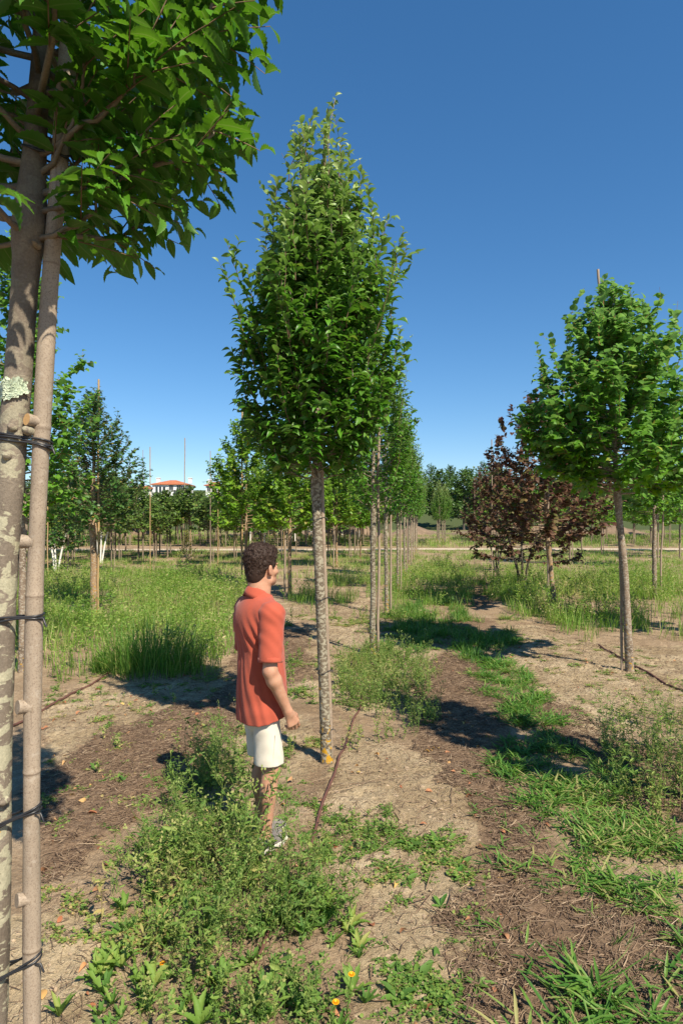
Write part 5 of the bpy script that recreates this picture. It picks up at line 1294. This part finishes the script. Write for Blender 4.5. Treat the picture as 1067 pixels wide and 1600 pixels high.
# arms
def arm(s_, sh, el, wr, curl, fwd):
    sh, el, wr = map(np.array, (sh, el, wr))
    B.cone(sh, el + (sh - el) * .45, .052, .046, .03); B.cone(el + (sh - el) * .5, el, .046, .039, .02)
    up = el + (wr - el) * .22; B.cone(el, up, .040, .043, .02); B.cone(up, wr, .041, .0265, .02)
    d = nrm(wr - el); h0 = wr; side = np.array([0, 1.0, 0]); side = nrm(side - d * side.dot(d)); palm_n = np.cross(d, side) * s_     # side: towards the thumb (front)
    if palm_n[0] * s_ > 0: palm_n = -palm_n                              # palm faces the thigh
    kn = h0 + d * .088
    B.cone(h0, h0 + d * .02, .026, .025, .015)
    for q, (o_, L_, r_) in enumerate(((.030, .024, .0098), (.010, .027, .0102), (-.010, .025, .0098), (-.028, .020, .0088))):
        a = h0 + d * .018 + side * o_ * .45; b = kn + side * o_ * 1.0 - d * (.004 * abs(q - 1)); B.cone(a, b, .0145, .0118, .012)
        c0 = b; dirv = d; L3 = (L_ * 1.55, L_ * 1.0, L_ * .85); ang = 0
        for j in range(3):
            ang += curl * (.75 + .18 * q) * (1.15 if j else .8); dv = nrm(d * math.cos(ang) + palm_n * math.sin(ang) - side * .03 * (q - 1.5)); c1 = c0 + dv * L3[j]
            B.cone(c0, c1, r_ * (1 - .07 * j), r_ * (.93 - .08 * j), .0035); c0 = c1
    t0 = h0 + d * .022 + side * .02 + palm_n * .006; t1 = t0 + d * .034 + side * .022 + palm_n * .014; t2 = t1 + d * .03 + side * .004 + palm_n * .012; t3 = t2 + d * .022 - side * .004 + palm_n * .008
    B.cone(t0, t1, .0155, .0125, .01); B.cone(t1, t2, .0118, .0105, .004); B.cone(t2, t3, .0105, .0085, .004)
SR, ER, WR = (.178, -.02, 1.385), (.225, -.055, 1.075), (.225, .058, .832)
arm(1, SR, ER, WR, .62, 0)
SL, EL_, WL = (-.178, -.01, 1.385), (-.225, .0, 1.08), (-.225, .1, .85)
arm(-1, SL, EL_, WL, .5, 0)
# legs
for s_, (hx, hy_), (kx, ky), (ax_, ay) in ((1, (.085, 0), (.09, .02), (.085, -.015)), (-1, (-.085, 0), (-.085, .05), (-.075, .03))):
    B.cone((hx * .85, hy_, .84), (kx, ky, .50), .058, .052, .03); B.cone((kx, ky + .005, .52), (kx, ky, .44), .053, .05, .02)
    B.cone((kx, ky, .46), (ax_, ay, .09), .047, .032, .02); B.ell((kx + .004 * s_, ky - .028, .345), (.043, .042, .10), .03); B.ell((ax_ + .027, ay, .088), (.014, .018, .018), .01); B.ell((ax_ - .027, ay, .092), (.014, .018, .018), .01)
    B.cone((ax_, ay - .028, .05), (ax_, ay - .022, .17), .013, .016, .02); yw = R(22) if s_ > 0 else R(8); B.cone((ax_, ay, .065), (ax_ - .06 * math.sin(yw), ay + .06 * math.cos(yw), .042), .027, .018, .015); B.cone((ax_, ay - .015, .05), (ax_, ay, .09), .027, .031, .02)
bm_ = MB(); B.mesh(bm_); body = bm_.build('body', M['skin'], man)
# --- polo shirt
S_ = Field((-.36, -.26, .62), (.36, .3, 1.58), .0046)
S_.ell((0, -.022, 1.30), (.182, .118, .20), .04); S_.cone((-.135, -.02, 1.385), (.135, -.02, 1.385), .068, .068, .05)
S_.ell((0, -.045, 1.33), (.15, .10, .13), .05)
S_.ell((0, .0, 1.05), (.168, .134, .30), .05); S_.ell((0, .008, .80), (.166, .146, .34), .05)
S_.cone((.080, -.008, .80), (.082, 0, .68), .093, .098, .04); S_.cone((-.080, -.004, .80), (-.082, .008, .68), .093, .098, .04)
S_.cone((0, -.02, 1.44), (0, -.015, 1.475), .075, .066, .04)
Sv = Field((-.36, -.26, .62), (.36, .3, 1.58), .0046)
for (a, b, c) in ((SR, ER, 1), (SL, EL_, -1)):
    a = np.array(a); b = np.array(b); d_ = nrm(b - a); Sv.cone(a - d_ * .0, a + d_ * .33, .0715, .068, .035); Sv.cone(a, np.array([c * .12, -.02, 1.39]), .0715, .07, .03)
    S_.cone(a + np.array([-c * .03, 0, 0]), a + d_ * .08, .067, .062, .04)
sl_, g_ = S_._sub((-9, -9, -9), (9, 9, 9)); X3, Y3, Z3 = g_[..., 0], g_[..., 1], g_[..., 2]
an = np.arctan2(Y3, X3); low_ = np.clip((1.32 - Z3) / .45, 0, 1)
ph_ = an * 6 + 6.6 * vn3(g_ * np.array([5, 5, 1.6]), 3) + Z3 * 2.5
fold = .008 * low_ * (np.abs(np.sin(ph_ * .5)) ** 1.5 - .5) + .0025 * low_ * np.sin(ph_ * 3.1 + Z3 * 14) + .004 * (vn3(g_ * np.array([22, 22, 12.0]), 18) - .5) + .007 * (vn3(g_ * np.array([9, 9, 5.0]), 8) - .5) * 2
fold += .005 * np.sin((Z3 * 1.0 + np.abs(X3) * 1.9 + Y3 * .6) * 52 + 3 * vn3(g_ * 7, 5)) * np.exp(-((np.abs(X3) - .13) / .07) ** 2) * np.exp(-((Z3 - 1.26) / .10) ** 2)
S_.D = S_.D + fold.astype(np.float32); Sv.D = Sv.D + (.0022 * np.sin(Z3 * 75 + Y3 * 90 + 4 * vn3(g_ * 9, 6)) * vn3(g_ * 10, 13) + .004 * (vn3(g_ * 16, 21) - .5)).astype(np.float32)
D0 = S_.D.copy(); D1 = Sv.D.copy()
hemz = .765 - .025 * np.clip(-Y3 / .12, -.9, 1.0)
# sleeve ends
armcut = np.full(S_.D.shape, -1.0, np.float32)
for (a, b, s_) in ((SR, ER, 1), (SL, EL_, -1)):
    a = np.array(a); d_ = nrm(np.array(b) - a); tt_ = (g_ - a) @ d_; rad_ = np.linalg.norm(g_ - a - tt_[..., None] * d_, axis=-1)
    inr = (s_ * X3 > 0.02); armcut = np.where(inr, np.maximum(armcut, tt_ - .262), armcut)
S_.D = np.maximum(S_.D, (hemz - Z3).astype(np.float32)); Sv.D = np.maximum(np.maximum(Sv.D, armcut.astype(np.float32)), -(D1 + .0085)); S_.D = np.maximum(S_.D, (Z3 - 1.505 + .35 * np.clip(Y3 + .02, -.1, .1)).astype(np.float32))
S_.D = np.minimum(np.maximum(S_.D, -(D0 + .0085)), Sv.D)       # a shell of cloth
sb = MB(); S_.mesh(sb); shirt = sb.build('shirt', M['shirt'], man)
# stitched bands: collar, cuffs, hem
def band(path_fn, n, r, m, name, par):
    b = MB(); pts = [path_fn(t) for t in np.linspace(0, 1, n)]; tube(b, pts, r, 6, cap=False); return b.build(name, m, par)
cb = MB(); n = 48; rings = []
for (dz, rr_, oy) in ((0.012, .064, 0), (0.018, .068, 0), (.012, .073, -.002), (-.012, .085, -.004), (-.034, .094, -.006), (-.036, .090, -.006), (-.012, .080, -.004), (.004, .066, 0)):
    th_ = np.linspace(-math.pi / 2 + .0, 1.5 * math.pi, n, endpoint=False); fr = np.clip(np.sin(th_), -1, 1)
    x = rr_ * .98 * np.cos(th_); y = rr_ * .98 * np.sin(th_) - .014 + oy; z = 1.497 - .030 * fr - .022 * np.clip(fr, 0, 1) + dz - .022 * np.abs(np.cos(th_)) * (rr_ - .064) / .03
    rings.append(np.stack([x, y, z], 1))
V = np.concatenate(rings); m_ = len(rings); f = [(a * n + j, a * n + (j + 1) % n, ((a + 1) % m_) * n + (j + 1) % n, ((a + 1) % m_) * n + j) for a in range(m_) for j in range(n)]
cb.add(V, np.array(f)); cb.build('collar', M['shirt'], shirt)
for (a, b_, s_, nm) in ((SR, ER, 1, 'cuff'), (SL, EL_, -1, 'cuff')):
    a = np.array(a); d_ = nrm(np.array(b_) - a); u_ = nrm(np.cross(d_, [0, 1, 0])); w_ = np.cross(d_, u_); c_ = MB(); rings = []
    for (t_, r_) in ((.238, .0665), (.240, .0705), (.262, .0700), (.266, .0675), (.262, .0615), (.24, .0615)):
        th_ = np.linspace(0, 6.2832, 36, endpoint=False); rings.append(a + d_ * t_ + r_ * (1 + .025 * np.sin(th_ * 3 + 1))[:, None] * (np.cos(th_)[:, None] * u_ + np.sin(th_)[:, None] * w_))
    V = np.concatenate(rings); k_ = len(rings); f = [(i * 36 + j, i * 36 + (j + 1) % 36, ((i + 1) % k_) * 36 + (j + 1) % 36, ((i + 1) % k_) * 36 + j) for i in range(k_) for j in range(36)]
    c_.add(V, np.array(f)); c_.build('cuff', M['shirt'], shirt)
# --- shorts
T = Field((-.26, -.26, .42), (.26, .28, .92), .0046)
T.ell((0, -.01, .82), (.142, .118, .14), .04)
for s_, (hx, hy_), (kx, ky) in ((1, (.078, -.008), (.086, .014)), (-1, (-.078, 0), (-.083, .044))):
    T.cone((hx, hy_, .80), (kx, ky, .44), .079, .086, .03)
T.ell((0, -.06, .78), (.10, .05, .07), .04)
sl_, g_ = T._sub((-9, -9, -9), (9, 9, 9)); X3, Y3, Z3 = g_[..., 0], g_[..., 1], g_[..., 2]
T.D = T.D + (.006 * (vn3(g_ * np.array([12, 12, 8.0]), 4) - .5) * 2 + .004 * np.sin((Z3 - X3 * 1.2 + Y3) * 70 + 4 * vn3(g_ * 9, 2)) * np.clip((.8 - Z3) / .15, 0, 1) * np.clip(vn3(g_ * 6, 9) * 2 - .6, 0, 1)).astype(np.float32)
D0 = T.D.copy(); T.D = np.maximum(T.D, (.505 - Z3).astype(np.float32)); T.D = np.maximum(T.D, (Z3 - .85).astype(np.float32)); T.D = np.maximum(T.D, -(D0 + .0085))
tb = MB(); T.mesh(tb); shorts = tb.build('shorts', M['short'], man)
sm_ = MB(); zz_ = np.linspace(.52, .69, 14); tube(sm_, np.stack([.168 - .002 + 0 * zz_, .002 + .006 * np.sin(zz_ * 20), zz_], 1), .0022, 5); sm_.build('seam', M['short'], shorts)
# --- hair
H = Field((-.13, -.14, 1.5), (.13, .14, 1.82), .0034)
H.D[:] = .2
H.ell(hd((0, -.016, 1.678)), (.083, .103, .102), .01, rot=HR); H.ell(hd((0, .03, 1.735)), (.066, .064, .045), .03, rot=HR); H.ell(hd((0, -.055, 1.60)), (.056, .05, .062), .03, rot=HR)
H.ell(hd((0, -.03, 1.72)), (.076, .085, .068), .03, rot=HR)
sl_, g_ = H._sub((-9, -9, -9), (9, 9, 9)); q = (g_ - np.array([HC[0], HC[1], 0])) @ HR; hx_, hy2, hz_ = q[..., 0], q[..., 1], q[..., 2]
curl = (vn3(g_ * 75, 3) - .5) * .013 + (vn3(g_ * 150, 6) - .5) * .007
H.D = H.D + (curl * np.clip((hz_ - 1.58) / .08, .12, 1)).astype(np.float32)
# hairline: forehead, temples, round the ears, nape
line = np.where(hy2 > .058, 1.694 + (.0 * hy2), np.where(hy2 > .028, 1.618 + (hy2 - .028) * 1.2, np.where(hy2 > -.024, 1.664 - 1.1 * np.abs(hy2 - .002), 1.556 + np.clip((hy2 + .07) * .9, 0, .08))))
cutd = (line - hz_) * .8
H.D = np.maximum(H.D, cutd.astype(np.float32))
hb = MB(); H.mesh(hb)
# loose curls standing off the surface
rg_ = np.random.default_rng(12); V0 = hb.v[0].astype(float); qq = (V0 - np.array([HC[0], HC[1], 0])) @ HR
top_i = np.where((qq[:, 2] > 1.61))[0]; pick = rg_.choice(top_i, 900, replace=False); cen = hd((0, -.01, 1.66))
for i in pick:
    p_ = V0[i]; o_ = nrm(p_ - cen); u_ = nrm(np.cross(o_, rg_.normal(0, 1, 3))); w_ = np.cross(o_, u_); r_ = rg_.uniform(.003, .0062) * (1 if qq[i, 2] > 1.66 else .6); a_ = np.linspace(0, rg_.uniform(3, 5.2), 7)
    pts = p_ - o_ * .002 + r_ * (np.cos(a_)[:, None] * u_ + (np.sin(a_) + .6)[:, None] * o_) + w_ * (a_ * .0008)[:, None]; tube(hb, pts, np.linspace(.0013, .0006, 7), 3, cap=False)
hb.build('hair', M['hair'], body)
# --- shoes
def shoe(cx_, cy_, yaw):
    K = Field((-.08, -.12, 0), (.08, .24, .12), .004)
    K.cone((0, -.045, .048), (0, .02, .046), .036, .036, .02); K.cone((.002, .02, .042), (.004, .10, .034), .036, .037, .02); K.cone((.004, .09, .032), (.0, .155, .030), .037, .029, .02); K.cone((0, -.05, .065), (0, -.02, .068), .032, .034, .02)
    sl_, g_ = K._sub((-9, -9, -9), (9, 9, 9)); K.D = np.maximum(K.D, (.02 - g_[..., 2]).astype(np.float32)); K.cone((0, -.03, .105), (0, .015, .10), .029, .03, .006, sub=True)
    b = MB(); K.mesh(b); c0, s0 = math.cos(yaw), math.sin(yaw)
    def tr(v): v = np.asarray(v, float); return np.stack([v[:, 0] * c0 - v[:, 1] * s0 + cx_, v[:, 0] * s0 + v[:, 1] * c0 + cy_, v[:, 2]], 1)
    b.v = [tr(v) for v in b.v]; o = b.build('shoe', M['shoe'], man)
    K = Field((-.08, -.12, -.01), (.08, .24, .06), .004); K.cone((0, -.045, .015), (0, .02, .015), .041, .040, .02); K.cone((.002, .02, .015), (.004, .10, .015), .040, .043, .02); K.cone((.004, .09, .015), (.0, .155, .015), .043, .036, .02)
    sl_, g_ = K._sub((-9, -9, -9), (9, 9, 9)); K.D = np.maximum(K.D, np.maximum(.001 - g_[..., 2], g_[..., 2] - .026).astype(np.float32)); b = MB(); K.mesh(b); b.v = [tr(v) for v in b.v]; b.build('sole', M['sole'], o)
    b = MB()
    for k in range(4): z_ = .075 - k * .004; y_ = .035 + k * .02; b.v and None; tube(b, tr(np.array([(-.024, y_, z_ - .008), (-.01, y_ + .004, z_ + .001), (.01, y_ + .004, z_ + .001), (.024, y_, z_ - .008)])), .0028, 5)
    b.build('lace', M['shoe'], o)
shoe(.085, -.015, R(22)); shoe(-.075, .03, R(8))
man.scale = (.985, .985, .985)
# ------------------------------------------------------------------ tidy up
for o in list(bpy.data.objects):
    if '_u' in o: del o['_u']
    elif o.parent is None and o.location.z == -50:
        for ch in list(o.children_recursive): bpy.data.objects.remove(ch)
        bpy.data.objects.remove(o)
